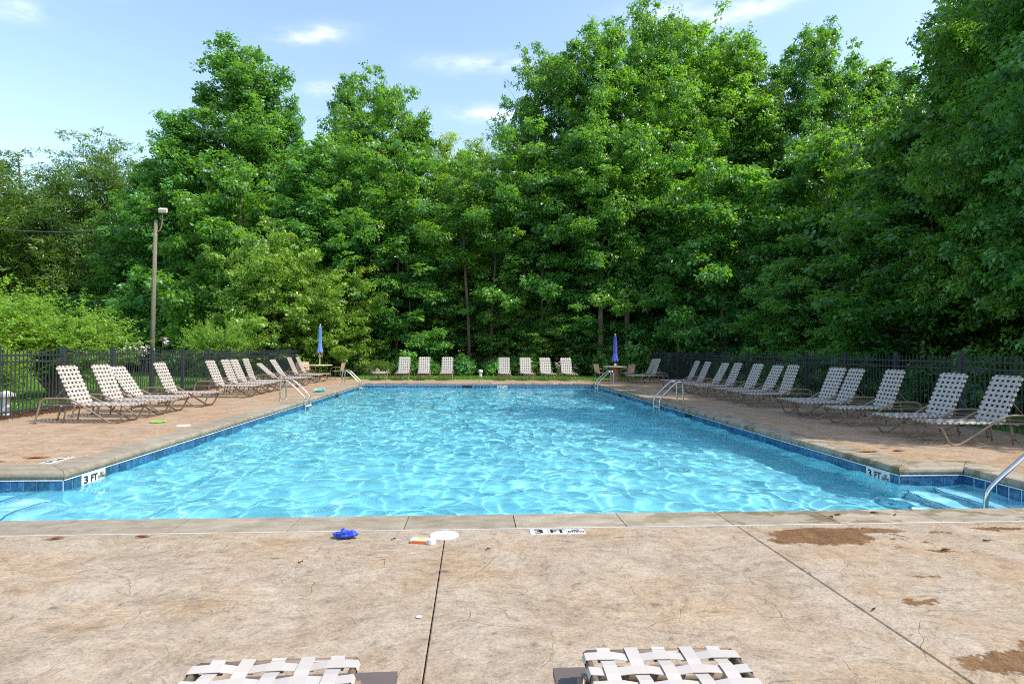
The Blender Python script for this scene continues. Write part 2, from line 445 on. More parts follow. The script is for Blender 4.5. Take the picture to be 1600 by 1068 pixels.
# forest floor ring: built round the pool so that no sheet covers the water
def frame_sheet(name, outer, inner, z, mat):
    (x0, x1, y0, y1), (a0, a1, b0, b1) = outer, inner
    m = MB()
    m.add([(x0, y0, z), (x1, y0, z), (x1, b0, z), (x0, b0, z)], [(0, 1, 2, 3)])
    m.add([(x0, b1, z), (x1, b1, z), (x1, y1, z), (x0, y1, z)], [(0, 1, 2, 3)])
    m.add([(x0, b0, z), (a0, b0, z), (a0, b1, z), (x0, b1, z)], [(0, 1, 2, 3)])
    m.add([(a1, b0, z), (x1, b0, z), (x1, b1, z), (a1, b1, z)], [(0, 1, 2, 3)])
    return m.build(name, mat)
tag(frame_sheet('ground', (-900, 900, -300, 1500), (-6.3, 6.95, 4.9, 26.6), -0.110, MT['forest']), kind='structure')
def box_struct(name, x0, x1, y0, y1, z0, z1, mat):
    return tag(MB().box(x0, x1, y0, y1, z0, z1).build(name, mat), kind='structure')
box_struct('lawn', -6.5, 9.6, 29.02, 33.4, -0.3, -0.012, MT['lawn'])
box_struct('lawn', -60, -10.6, 3, 37, -0.3, -0.03, MT['lawn'])
box_struct('lawn', 10.28, 13.6, 4, 31, -0.3, -0.03, MT['lawn'])
box_struct('mulch_bed', -9.3, 9.6, 33.4, 36.4, -0.3, -0.02, MT['mulch'])
box_struct('mulch_bed', -10.6, -9.74, 3, 39, -0.3, -0.018, MT['mulch'])
box_struct('road', -90, -17.5, 37.4, 43.5, -0.3, -0.022, MT['asphalt'])

# ------------------------------------------------------------------ pool deck
deck = MB().box(-9.72, 10.27, -2.5, 4.78, -0.5, -0.102)
deck.box(-9.72, -5.9, 4.78, 31.5, -0.5, -0.102); deck.box(6.6, 10.27, 4.78, 31.5, -0.5, -0.102); deck.box(-5.9, 6.6, 26.7, 29.02, -0.5, -0.102)
deck = tag(deck.build('pool_deck', MT['soil']), kind='structure')
def slab(poly, name='deck_slab'):
    """flat stamped slab, bevelled edge 6 mm"""
    n = len(poly); cx = [Vector((p[0], p[1], 0)) for p in poly]; ins = []
    for i in range(n):
        a, b, c = cx[i - 1], cx[i], cx[(i + 1) % n]
        e1 = (b - a).normalized(); e2 = (c - b).normalized()
        n1 = Vector((-e1.y, e1.x, 0)); n2 = Vector((-e2.y, e2.x, 0))
        d = (n1 + n2); d = d / max(0.3, d.dot(n1)); ins.append(b + d * 0.006)
    m = MB(); v = [(p.x, p.y, -0.095) for p in cx] + [(p.x, p.y, -0.006) for p in cx] + [(p.x, p.y, 0.0) for p in ins]
    f = [tuple(range(2 * n, 3 * n))]
    for i in range(n):
        j = (i + 1) % n; f += [(i, j, n + j, n + i), (n + i, n + j, 2 * n + j, 2 * n + i)]
    m.add(v, f); return m.build(name, MT['deck'], deck)
g = 0.0035
xs = [-9.72, -3.03, -0.22, 2.28, 5.6, 10.27]
for a, b in zip(xs[:-1], xs[1:]):
    slab([(a + g, -2.5), (b - g, -2.5), (b - g, 4.795), (a + g, 4.795)])
slab([(-9.72, 4.815), (-6.285, 4.815), (-6.285, 7.70), (-5.385, 7.70), (-5.385, 17.9), (-9.72, 17.9)])
slab([(-9.72, 17.91), (-5.385, 17.91), (-5.385, 26.68), (-5.385, 29.0), (-6.6, 29.0), (-6.6, 31.4), (-9.72, 31.4)])
slab([(6.935, 4.815), (10.27, 4.815), (10.27, 17.9), (6.035, 17.9), (6.035, 7.585), (6.935, 7.585)])
slab([(6.035, 17.91), (10.27, 17.91), (10.27, 31.4), (9.6, 31.4), (9.6, 29.0), (6.035, 29.0)])
slab([(-5.375, 26.685), (0.3, 26.685), (0.3, 29.0), (-5.375, 29.0)])
slab([(0.31, 26.685), (6.025, 26.685), (6.025, 29.0), (0.31, 29.0)])
MB().box(-9.7, 10.2, 4.799, 4.809, -0.09, 0.0035).build('sealant_strip', MT['sealant'], deck)

# ------------------------------------------------------------------ pool shell, coping and tiles
shell = MB()
n = len(POOL)
FZ = -1.12
def floor_z(y): return -1.08 - 0.55 * max(0.0, min(1.0, (y - 9) / 14.0))
vs = []; fs = []
for i in range(n):      # walls
    (x0, y0), (x1, y1) = POOL[i], POOL[(i + 1) % n]
    shell.add([(x0, y0, -2.0), (x1, y1, -2.0), (x1, y1, -0.105), (x0, y0, -0.105)], [(0, 3, 2, 1)])
ys = [5.23, 9, 12, 16, 20, 23, 26.25]
for a, b in zip(ys[:-1], ys[1:]):
    shell.add([(-5.9, a, floor_z(a)), (6.55, a, floor_z(a)), (6.55, b, floor_z(b)), (-5.9, b, floor_z(b))], [(0, 1, 2, 3)])
shell = tag(shell.build('pool_basin', MT['plaster']), kind='structure')
shell.cycles.is_caustics_receiver = True
# copings
NCOP = 0
cop_root = tag(MB().box(-5.8, 6.4, 4.9, 4.95, -0.4, -0.2).build('pool_coping', MT['soil']), kind='structure')
def outward(i):
    (x0, y0), (x1, y1) = POOL[i % n], POOL[(i + 1) % n]
    d = Vector((x1 - x0, y1 - y0, 0)).normalized(); return d, Vector((d.y, -d.x, 0))
def outer_pt(i):
    _, a = outward(i - 1); _, b = outward(i); return Vector((*POOL[i % n], 0)) + (a + b) * CW
PROF = [(0.0, -0.098), (-0.022, -0.082), (-0.032, -0.055), (-0.028, -0.025), (-0.012, -0.004), (0.02, 0.004), (CW - 0.01, 0.004), (CW, -0.004), (CW, -0.098)]
def coping_stone(p0, p1, q0, q1, d, o):
    m = MB(); k = len(PROF)
    for P, Q in ((p0, q0), (p1, q1)):
        for u, z in PROF:
            t = u / CW; pt = P + (Q - P) * t; m.v.append((pt.x, pt.y, z))
    m.f = [(i, i + 1, k + i + 1, k + i) for i in range(k - 1)] + [(k - 1, 0, k, 2 * k - 1)] + [tuple(range(k))[::-1], tuple(range(k, 2 * k))]
    return m.build('coping_stone', MT['coping'], cop_root)
near_cuts = [-4.37, -3.42, -2.47, -1.52, -0.57, 0.37, 1.32, 2.26, 3.22, 4.17, 5.12]
for i in range(n):
    d, o = outward(i)
    A = Vector((*POOL[i], 0)); B = Vector((*POOL[(i + 1) % n], 0)); L = (B - A).length
    if i == 0: cuts = [x - A.x for x in near_cuts]
    else:
        k = max(1, round(L / 0.95)); cuts = [L * j / k for j in range(1, k)]
    if L < 1.5: cuts = []
    cuts = [0.0] + cuts + [L]
    OA, OB = outer_pt(i), outer_pt(i + 1)
    for a, b in zip(cuts[:-1], cuts[1:]):
        ga = 0.004; gb = 0.004
        p0 = A + d * (a + ga); p1 = A + d * (b - gb)
        q0 = (OA + d * ga) if a == 0 else A + d * (a + ga) + o * CW
        q1 = (OB - d * gb) if b == L else A + d * (b - gb) + o * CW
        coping_stone(p0, p1, q0, q1, d, o)
# waterline tiles
band = MB()
for i in range(n):
    d, o = outward(i); A = Vector((*POOL[i], 0)); L = (Vector((*POOL[(i + 1) % n], 0)) - A).length
    q = A - o * 0.004; r = q + d * L
    band.add([(q.x, q.y, -0.262), (r.x, r.y, -0.262), (r.x, r.y, -0.099), (q.x, q.y, -0.099)], [(0, 3, 2, 1)])
    w0 = A - o * 0.018; w1 = w0 + d * L; w2 = A + d * L
    band.add([(w0.x, w0.y, -0.099), (w1.x, w1.y, -0.099), (w1.x, w1.y, -0.112), (w0.x, w0.y, -0.112), (A.x, A.y, -0.112), (w2.x, w2.y, -0.112)],
             [(0, 1, 2, 3), (3, 2, 5, 4)])
band = tag(band.build('waterline_tile_band', MT['grout']), kind='structure')
TS = 0.1545
tm = MB(); w, hh, dp = 0.0718, 0.0718, 0.008
tm.add([(-w, 0, -hh), (w, 0, -hh), (w, 0, hh), (-w, 0, hh), (-w + .003, dp, -hh + .003), (w - .003, dp, -hh + .003), (w - .003, dp, hh - .003), (-w + .003, dp, hh - .003)],
       [(7, 6, 5, 4), (0, 4, 5, 1), (1, 5, 6, 2), (2, 6, 7, 3), (3, 7, 4, 0)])
tile_me = tm.mesh('tile', MT['tile'])
MARK = {4: None}
def tile_positions():
    out = []
    for i in range(n):
        d, o = outward(i); A = Vector((*POOL[i], 0)); L = (Vector((*POOL[(i + 1) % n], 0)) - A).length
        k = round(L / TS); st = L / k
        for j in range(k):
            c = A + d * (st * (j + 0.5)) - o * 0.004; out.append((i, c, o))
    return out
rest = MB(); cnt = 0
TP = tile_positions()
def seen(i): return i != 0
TPs = sorted([t for t in TP if t[0] != 0], key=lambda t: t[1].length)
sign_spots = []
for (i, c, o) in TPs:
    if i == 5 and 7.52 < c.y < 7.97: sign_spots.append((i, c, o)); continue
    if i == 3 and 7.38 < c.y < 7.83: sign_spots.append((i, c, o)); continue
    if i == 4 and 1.14 < c.x < 1.6: sign_spots.append((i, c, o)); continue
    ang = math.atan2(-o.y, -o.x) - pi / 2
    if cnt < 290:
        t = ob('tile', tile_me, band, (c.x, c.y, -0.188)); t.rotation_euler = (0, 0, ang); cnt += 1
    else:
        ca, sa = cos(ang), sin(ang)
        rest.add([(c.x + x * ca - y * sa, c.y + x * sa + y * ca, -0.188 + z) for x, y, z in tm.v], tm.f)
tag(rest.build('far_tiles', MT['tile'], band), kind='stuff')
# steps in the two alcoves, seen through the water
def steps(side):
    x_out = 6.5 if side > 0 else -5.85
    y1 = 7.15 if side > 0 else 7.27
    root = tag(empty('pool_steps', (x_out - side * .6, 6.2, FZ)), kind='structure')
    for k, zt in enumerate((-0.42, -0.64, -0.86)):
        xa = x_out + side * 0.02; xb = x_out - side * (0.42 + 0.36 * k)
        lo, hi = min(xa, xb), max(xa, xb)
        b = MB().box(lo, hi, 5.24, y1 - 0.005, -1.1, zt); o = b.build('step_tread', MT['stepwhite'])
        o.parent = root; o.matrix_parent_inverse = Matrix.Translation(-root.location); o.cycles.is_caustics_receiver = True
        e = MB().box(xb - 0.004 if side < 0 else xb - 0.004, xb + 0.016 if side > 0 else xb + 0.004, 5.24, y1 - 0.006, zt - 0.014, zt + 0.004)
        if side < 0: e = MB().box(xb - 0.016, xb + 0.004, 5.24, y1 - 0.006, zt - 0.014, zt + 0.004)
        if side < 0 and k == 2: continue
        e = e.build('nosing_strip', MT['nosing']); e.parent = root; e.matrix_parent_inverse = Matrix.Translation(-root.location)
        e.cycles.is_caustics_receiver = True
MT['stepwhite'] = simple('white_step_plaster', (0.55, 0.80, 0.88), 0.9, 0.1)
MT['nosing'] = simple('navy_nosing_tile', (0.06, 0.16, 0.40), 0.3, 0.5)
steps(1); steps(-1)

def spot(i):
    q = [c for (k, c, o) in sign_spots if k == i]; return sum(q, Vector()) / len(q)
# depth markers: white tiles with black letters
FONTS = {}
def letters(txt, size, parent, loc, rot, name='lettering', sx=1.0, bold=0.0):
    cu = bpy.data.curves.new(name, 'FONT'); cu.body = txt; cu.size = size; cu.align_x = 'CENTER'; cu.align_y = 'CENTER'
    cu.extrude = 0.0012; cu.offset = bold; cu.space_line = 0.8; cu.materials.append(MT['black'])
    t_ = ob('tmp', cu); bpy.context.view_layer.update()
    me = bpy.data.meshes.new_from_object(t_.evaluated_get(bpy.context.evaluated_depsgraph_get())); me.name = name
    bpy.data.objects.remove(t_)
    o = ob(name, me, parent, loc); o.rotation_euler = rot; o.scale = (sx, 1, 1); return o
def marker(name, c, rx, rz, label, hs=0.076):
    """c centre of the middle tile; local x along the row, local y up the letters"""
    r = empty(name, c); r.rotation_euler = (rx, 0, rz); tag(r, label, 'depth marker', 'three foot depth markers')
    for k, (t, sz, b, wx) in enumerate((('3', .13, .004, 1.35), ('FT', .12, .004, 1.0), ('NO\nDIVING', .052, .001, .8))):
        x = (k - 1) * 0.154
        MB().box(x - .0745, x + .0745, -hs, hs, 0, 0.010).build('marker_tile', MT['white'], r)
        letters(t, sz, r, (x, -0.004 if k < 2 else 0.0, 0.0112), (0, 0, 0), sx=wx, bold=b)
    return r
marker('depth_marker', (0.705, 4.705, -0.004), 0, 0.0, 'white tiles set in the near deck reading 3 FT NO DIVING', 0.062)
marker('depth_marker', (-5.52, 8.0, -0.004), 0, -pi / 2, 'worn white 3 FT tiles set in the deck beside the left pool corner', 0.07)
marker('depth_marker', (-4.945, spot(5).y, -0.188), pi / 2, pi / 2, '3 FT waterline tiles on the pool wall by the left steps')
marker('depth_marker', (5.595, spot(3).y, -0.188), pi / 2, -pi / 2, '3 FT waterline tiles on the shaded pool wall by the right steps')
marker('depth_marker', (spot(4).x, 26.245, -0.188), pi / 2, 0, 'small white marker tiles on the far pool wall')
# skimmer mouths
for k, (c, rz, lb) in enumerate((((-4.944, 21.07), pi / 2, 'dark skimmer opening in the left pool wall'), ((5.594, 21.4), pi / 2, 'dark skimmer opening in the right wall before the far ladder'),
                     ((5.594, 14.5), pi / 2, 'dark skimmer opening in the right wall before the nearer ladder'), ((-0.28, 26.244), 0, 'dark skimmer opening in the far pool wall'))):
    r = empty('skimmer_opening', (c[0], c[1], -0.19), rz); tag(r, lb, 'skimmer', 'wall skimmers')
    MB().box(-.22, .22, -.012, .012, -.07, .07).build('mouth', MT['black'], r)
    MB().box(-.24, .24, -.016, .016, .07, .08).box(-.24, .24, -.016, .016, -.08, -.07).build('flange', MT['fence'], r)

# ------------------------------------------------------------------ water
def water():
    rng = np.random.default_rng(5)
    def axis(br, st):
        o = []
        for a, b in zip(br[:-1], br[1:]):
            k = max(1, int(round((b - a) / st))); o.append(np.linspace(a, b, k + 1)[:-1])
        return np.concatenate(o + [np.array([br[-1]])])
    xs = axis([-5.85, -4.95, 5.6, 6.5], 0.038)
    ys = np.concatenate([axis([5.23, 7.15, 7.27, 13.0], 0.038)[:-1], axis([13.0, 26.25], 0.055)])
    X, Y = np.meshgrid(xs, ys); Z = np.zeros_like(X)
    K = 70
    lam = np.exp(rng.uniform(np.log(0.19), np.log(1.25), K)); th = rng.normal(1.2, 1.1, K); ph = rng.uniform(0, 6.28, K)
    for l, t, p in zip(lam, th, ph):
        k = 2 * pi / l
        Z += (0.0255 / k) * np.sin(k * (X * np.cos(t) + Y * np.sin(t)) + p + 1.1 * np.sin(.9 * X * np.sin(t * 3) + .7 * Y + p) + .8 * np.sin(1.7 * X - .5 * Y + 2 * p))
    act = 0.85 + 0.20 * np.sin(0.5 * X + 1.1 * np.sin(.33 * Y)) * np.sin(.41 * Y + 1) - 0.5 * np.exp(-((X + 5.3) / .7) ** 2 - ((Y - 6.2) / 1.2) ** 2) - 0.5 * np.exp(-((X + 2.1) / 1.5) ** 2 - ((Y - 8.8) / 1.7) ** 2)
    Z = Z * act + WATER_Z
    nx, ny = len(xs), len(ys); idx = np.arange(nx * ny).reshape(ny, nx)
    q = np.stack([idx[:-1, :-1], idx[:-1, 1:], idx[1:, 1:], idx[1:, :-1]], -1)
    cx = (X[:-1, :-1] + X[1:, 1:]) / 2; cy = (Y[:-1, :-1] + Y[1:, 1:]) / 2
    inside = ((cx > -4.95) & (cx < 5.6)) | ((cx >= 5.6) & (cy < 7.15)) | ((cx <= -4.95) & (cy < 7.27))
    q = q[inside]
    used = np.unique(q); rem = -np.ones(nx * ny, int); rem[used] = np.arange(len(used)); q = rem[q]
    co = np.stack([X.ravel(), Y.ravel(), Z.ravel()], -1)[used]
    me = bpy.data.meshes.new('water'); me.vertices.add(len(co)); me.vertices.foreach_set('co', co.ravel())
    me.loops.add(q.size); me.loops.foreach_set('vertex_index', q.ravel()); me.polygons.add(len(q))
    me.polygons.foreach_set('loop_start', np.arange(len(q)) * 4)
    me.polygons.foreach_set('use_smooth', np.ones(len(q), bool)); me.materials.append(MT['water']); me.update(); me.validate()
    o = ob('water', me); tag(o, kind='structure'); o.cycles.is_caustics_caster = True
water()

# ------------------------------------------------------------------ fences
picket_me = MB().box(-.008, .008, -.008, .008, .05, 1.44).add([(-.008, -.008, 1.44), (.008, -.008, 1.44), (.008, .008, 1.44), (-.008, .008, 1.44), (0, 0, 1.465)],
                 [(0, 1, 4), (1, 2, 4), (2, 3, 4), (3, 0, 4)]).mesh('picket', MT['fence'])
post_me = MB().box(-.032, .032, -.032, .032, -.1, 1.50).box(-.038, .038, -.038, .038, 1.5, 1.525).mesh('fence_post', MT['fence'])
def fence(name, x, y0, bays, label, pitch=1.83, npk=16):
    r = empty(name, (x, y0, 0)); tag(r, label, 'fence')
    for b in range(bays + 1):
        ob('fence_post', post_me, r, (0, b * pitch, 0))
    for b in range(bays):
        for k in range(1, npk + 1):
            o = ob('picket', picket_me, r, (0, b * pitch + pitch * k / (npk + 1), 0))
        for z in (1.33, 1.19, 0.16):
            MB().box(-.016, .016, b * pitch + .034, (b + 1) * pitch - .034, z - .018, z + .018).build('rail', MT['fence'], r)
    return r
fence('picket_fence', -9.6, 10.37, 16, 'charcoal metal picket fence along the left deck, backed by lawn')
fence('picket_fence', 10.05, 7.44, 13, 'black metal picket fence in the shade behind the right row of chaises')

# ------------------------------------------------------------------ chaise lounges
def chaise(name, back_deg, detail, label):
    """local +x points to the foot end; rear foot at x=0"""
    r = empty(name); tag(r, label, 'chaise lounge', 'strap chaise lounges round the pool'); parts = []
    zs = 0.36; hw = 0.275; xh = 0.70; xe = 1.80
    a = radians(back_deg); ux, uz = -cos(a), sin(a); BL = 0.82 if back_deg > 5 else 0.66
    for s in (-1, 1):
        pth = smooth_path([(0, s * .305, 0.012), (.05, s * .305, .2), (.12, s * .305, .49), (.30, s * .305, .50), (.60, s * .305, .50), (.74, s * .305, .46), (1.38, s * .305, .045),
                           (1.46, s * .305, .012), (1.56, s * .305, .012), (1.63, s * .305, .08), (1.71, s * .305, .27), (1.75, s * .30, .298)], 2)
        parts.append(MB().tube(pth, .018, 8).build('side_frame', MT['frame'], r, True))
        parts.append(MB().tube([(.52, s * .20, .345), (.47, s * .205, .012)], .014, 6).build('rear_leg', MT['frame'], r, True))
        parts.append(MB().box(-.03 + 0, .03, s * .305 - .02, s * .305 + .02, 0.0, .012).build('foot_glide', MT['black'], r))
    parts.append(MB().tube([(1.75, -.30, .298), (1.75, .30, .298)], .018, 8).build('foot_bar', MT['frame'], r, True))
    rail = smooth_path([(.10, -.24, zs), (.06, -.27, zs)], 0)
    m = MB()
    m.tube(smooth_path([(xe, -hw, zs), (.12, -hw, zs), (.05, -hw + .05, zs), (.05, hw - .05, zs), (.12, hw, zs), (xe, hw, zs)], 1), .0145, 7)
    m.tube([(xe, -hw, zs), (xe, hw, zs)], .0145, 7); m.tube([(.50, -.335, zs - .02), (.50, .335, zs - .02)], .0135, 6)
    m.tube([(1.2, -.335, .165), (1.2, .335, .165)], .0125, 6) if False else None
    for s in (-1, 1): m.tube([(.92, s * hw, zs), (.92, s * .305, .345)], .011, 6)
    parts.append(m.build('seat_frame', MT['frame'], r, True))
    top = Vector((xh + ux * BL, 0, zs + .012 + uz * BL)); hin = Vector((xh, 0, zs + .012))
    m = MB()
    m.tube(smooth_path([hin + Vector((0, -hw + .01, 0)), top + Vector((-ux * .05, -hw + .01, -uz * .05)), top + Vector((0, -hw + .05, 0)), top + Vector((0, hw - .05, 0)), top + Vector((-ux * .05, hw - .01, -uz * .05)), hin + Vector((0, hw - .01, 0))], 1), .0135, 7)
    parts.append(m.build('back_frame', MT['frame'], r, True))
    if back_deg > 5:
        mid = hin.lerp(top, .48)
        for s in (-1, 1):
            parts.append(MB().tube([mid + Vector((0, s * .25, 0)), (.24, s * .26, zs)], .006, 5).build('back_brace', MT['frame'], r, True))
    # straps
    def straps(org, du, dn, L, ncross, pre):
        """org at the row centre, du along, dn normal"""
        W = Vector((0, 1, 0)); res = []
        pc = L / ncross; ylong = [(-2 + k) * 0.105 for k in range(5)]
        hh = .0155; sw = 0.050
        for c in range(ncross):
            u = pc * (c + .5); pts = [W * (-hw + .02) - dn * hh, W * (-hw - .012) - dn * (hh * .9), W * (-hw - .0185), W * (-hw - .012) + dn * hh]
            for k, yl in enumerate(ylong):
                lev = hh + (.0038 if (c + k) % 2 else -.0026)
                sg = -.004 * (1 - (yl / hw) ** 2); pts += [W * (yl - .028) + dn * (lev + sg), W * (yl + .028) + dn * (lev + sg)]
            pts += [W * (hw + .012) + dn * hh, W * (hw + .0185), W * (hw + .012) - dn * (hh * .9), W * (hw - .02) - dn * hh]
            m = MB().ribbon([org + du * u + p for p in pts], du, sw, .0024); res.append((pre + 'cross_strap', m))
        for k, yl in enumerate(ylong):
            o = org + W * yl
            pts = [o + du * .03 - dn * hh, o - du * .012 - dn * (hh * .9), o - du * .0185, o - du * .012 + dn * hh]
            for c in range(ncross):
                u = pc * (c + .5); lev = hh - .004 * (1 - (yl / hw) ** 2) + (-.0026 if (c + k) % 2 else .0038)
                pts += [o + du * (u - .026) + dn * lev, o + du * (u + .026) + dn * lev]
            pts += [o + du * (L + .012) + dn * hh, o + du * (L + .0185), o + du * (L + .012) - dn * (hh * .9), o + du * (L - .03) - dn * hh]
            res.append((pre + 'lengthwise_strap', MB().ribbon(pts, W, sw, .0024)))
        return res
    segs = straps(Vector((xh, 0, zs)), Vector((1, 0, 0)), Vector((0, 0, 1)), xe - xh, 12, 'seat_')
    segs_b = straps(hin, Vector((ux, 0, uz)), Vector((uz, 0, -ux)), BL, 9 if back_deg > 5 else 7, 'back_')
    if detail:
        for nm, m in segs + segs_b: parts.append(m.build(nm, MT['strap'], r))
    else:
        for nm, sg in (('seat_webbing', segs), ('back_webbing', segs_b)):
            m = MB()
            for _, q in sg: m.add(q.v, q.f)
            parts.append(tag(m.build(nm, MT['strap'], r), kind='stuff'))
    freeze_one(r, parts)
    return r
PROTO = {}
def place_chaise(kind, loc, rz, label, group):
    deg, det = kind
    if kind not in PROTO:
        o = chaise('chaise_lounge', deg, det, label); PROTO[kind] = o
    else: o = copy_tree(PROTO[kind])
    o.location = loc; o.rotation_euler = (0, 0, rz); tag(o, label, group=group); return o
rnd = random.Random(4)
ORD = ['nearest', 'second', 'third', 'fourth', 'fifth', 'sixth', 'seventh', 'eighth', 'ninth', 'tenth', 'eleventh', 'twelfth', 'thirteenth', 'farthest']
LY = [12.11, 13.12, 13.99, 15.29, 18.2, 19.28, 20.19, 21.01, 22.95, 24.03, 25.98, 26.99]
Lk = [(66, True), (66, True), (56, True), (66, True), (66, False), (68, False), (66, False), (70, False), (42, False), (56, False), (66, False), (66, False)]
Ln = ['nearest cream strap chaise of the left row, its side frame fully in view',
      'second chaise of the left row, close beside the nearest one, back raised',
      'third chaise of the left row, its back leaning lower than its neighbours',
      'fourth chaise of the left row, last before the gap in the row',
      'first chaise beyond the gap in the left row, in front of a fence post',
      'second chaise beyond the gap in the left row',
      'third chaise beyond the gap in the left row',
      'fourth chaise beyond the gap in the left row, behind the near left ladder',
      'left row chaise reclined lowest of all, behind the near left ladder',
      'left row chaise with slightly lowered back next to the lowest one',
      'last but one chaise of the left row before the blue umbrella table',
      'farthest chaise of the left row, beside the table with the light blue umbrella']
for y, k, nm in zip(LY, Lk, Ln):
    place_chaise(k, (-8.55 + rnd.uniform(-.08, .08), y, 0), rnd.uniform(-.05, .05) + (0.03 if y < 13 else 0), nm, 'chaises along the left deck')
RY = [8.96, 10.0, 11.36, 12.6, 13.49, 15.17, 16.28, 17.39, 18.56, 19.69, 20.84, 22.19, 26.38, 27.33]
Rk = [(66, True), (66, True), (69, True), (66, True)] + [(66 + (0, 4, -3, 2, 0, -4, 4)[k % 7] if k % 3 else 66, False) for k in range(10)]
Rn = ['nearest white strap chaise of the shaded right row, at the photo edge',
      'second chaise of the shaded right row, overlapping the nearest one',
      'third chaise of the right row, grass bright behind its back',
      'fourth chaise of the right row, with a gap before the third',
      'fifth chaise of the right row, close behind the fourth',
      'sixth chaise of the right row counted from the camera',
      'seventh chaise of the right row counted from the camera',
      'eighth chaise of the right row counted from the camera',
      'ninth chaise of the right row counted from the camera',
      'tenth chaise of the right row counted from the camera',
      'eleventh chaise of the right row, behind the near right ladder',
      'twelfth chaise of the right row, last before its gap',
      'nearer of the two chaises beside the right umbrella table',
      'farther of the two chaises beside the right umbrella table']
for y, k, nm in zip(RY, Rk, Rn):
    place_chaise(k, (9.25 + rnd.uniform(-.11, .11), y, 0), pi + rnd.uniform(-.08, .08), nm, 'chaises along the right deck')
FX = [-4.56, -3.47, -2.51, -1.31, 1.57, 2.62, 3.62, 4.72]
Fn = ['flat chaise without a raised back at the left end of the far row',
      'far row chaise next to the flat one, back raised',
      'third far row chaise from the left, in front of the widest shrub',
      'far row chaise standing alone left of the white valve post',
      'far row chaise first to the right of the white valve post',
      'far row chaise in front of the yellow-green shrub',
      'last but one chaise at the right of the far row',
      'rightmost chaise of the far row, in front of white flowers']
for i, (x, nm) in enumerate(zip(FX, Fn)):
    place_chaise((0 if i == 0 else 68, False), (x * 1.005 + .0, 29.75, 0), -pi / 2 + rnd.uniform(-.05, .05) + (.1 if i > 4 else 0), nm, 'chaises along the far deck')
place_chaise((0, True), (-0.66, 0.33, 0), pi / 2 + 0.02, 'foot end of a white strap chaise at the bottom left of the deck', 'chaises in front of the camera')
place_chaise((0, True), (0.67, 0.33, 0), pi / 2 - 0.02, 'foot end of a white strap chaise at the bottom right of the deck', 'chaises in front of the camera')
# low brown tables under their foot ends
def low_table(loc, rz, label):
    r = empty('low_table', loc, rz); tag(r, label, 'side table', 'low brown resin tables')
    m = MB().box(-.31, .31, -.30, .30, .215, .245); m.box(-.29, .29, -.28, .28, .18, .215); m.build('table_top', MT['brown'], r)
    for sx in (-1, 1):
        for sy in (-1, 1): MB().box(sx * .27 - .025, sx * .27 + .025, sy * .26 - .025, sy * .26 + .025, 0, .18).build('leg', MT['brown'], r)
low_table((-0.594, 1.965, 0), 0.01, 'brown low table under the bottom left chaise, right edge showing')
low_table((0.63, 1.955, 0), -0.01, 'brown low table under the bottom right chaise, left edge showing')

# ------------------------------------------------------------------ tables, chairs, umbrellas
def patio_chair(label, grp):
    r = empty('patio_chair'); tag(r, label, 'chair', grp); parts = []
    for s in (-1, 1):
        p = smooth_path([(.24, s * .27, .012), (.26, s * .28, .40), (.22, s * .28, .62), (-.10, s * .28, .64), (-.22, s * .27, .60)], 2)
        parts.append(MB().tube(p, .013, 6).build('arm_frame', MT['frame'], r, True))
        parts.append(MB().tube([(-.30, s * .24, .012), (-.20, s * .24, .42), (-.30, s * .23, .86)], .013, 6).build('rear_frame', MT['frame'], r, True))
    parts.append(MB().tube([(-.30, -.23, .86), (-.30, .23, .86)], .013, 6).build('top_rail', MT['frame'], r))
    sm = MB()
    for k in range(5): sm.ribbon([(.22, (-2 + k) * .09, .425), (-.2, (-2 + k) * .09, .41)], (0, 1, 0), .05)
    for k in range(5): sm.ribbon([(-.16 + k * .085, -.25, .43), (-.16 + k * .085, .25, .43)], (1, 0, 0), .05)
    parts.append(tag(sm.build('seat_webbing', MT['tanstrap'], r), kind='stuff'))
    bm = MB()
    for k in range(5): bm.ribbon([(-.205, (-2 + k) * .09, .45), (-.297, (-2 + k) * .09, .86)], (0, 1, 0), .055)
    for k in range(5):
        z = .50 + k * .08; x = -.20 - (z - .42) * .227; bm.ribbon([(x + .006, -.25, z), (x + .006, .25, z)], (-.22, 0, .97), .05)
    parts.append(tag(bm.build('back_webbing', MT['tanstrap'], r), kind='stuff'))
    freeze_one(r, parts); return r
pc0 = None
def put_chair(x, y, rz, label, grp):
    global pc0
    if pc0 is None: pc0 = patio_chair(label, grp); o = pc0
    else: o = copy_tree(pc0)
    o.location = (x, y, 0); o.rotation_euler = (0, 0, rz); tag(o, label, group=grp)
def table(loc, label, wide):
    r = empty('patio_table', loc); tag(r, label, 'table', 'patio tables by the far pool corners')
    MB().lathe([(.56, .70), (.60, .705), (.61, .72), (.60, .735), (.0, .738)] if True else [], 28).build('table_top', MT['tabletop'], r, False)
    if wide: MB().lathe([(.26, 0.0), (.25, .03), (.22, .35), (.25, .70)], 16).build('pedestal', MT['pedestal'], r, True)
    else:
        MB().lathe([(.22, 0), (.22, .05), (.04, .09), (.035, .70)], 16).build('pedestal', MT['pedestal'], r, True)
        for k in range(3):
            a = k * 2.094 + .4; MB().tube([(.05 * cos(a), .05 * sin(a), .3), (.42 * cos(a), .42 * sin(a), .02)], .016, 6).build('leg', MT['frame'], r)
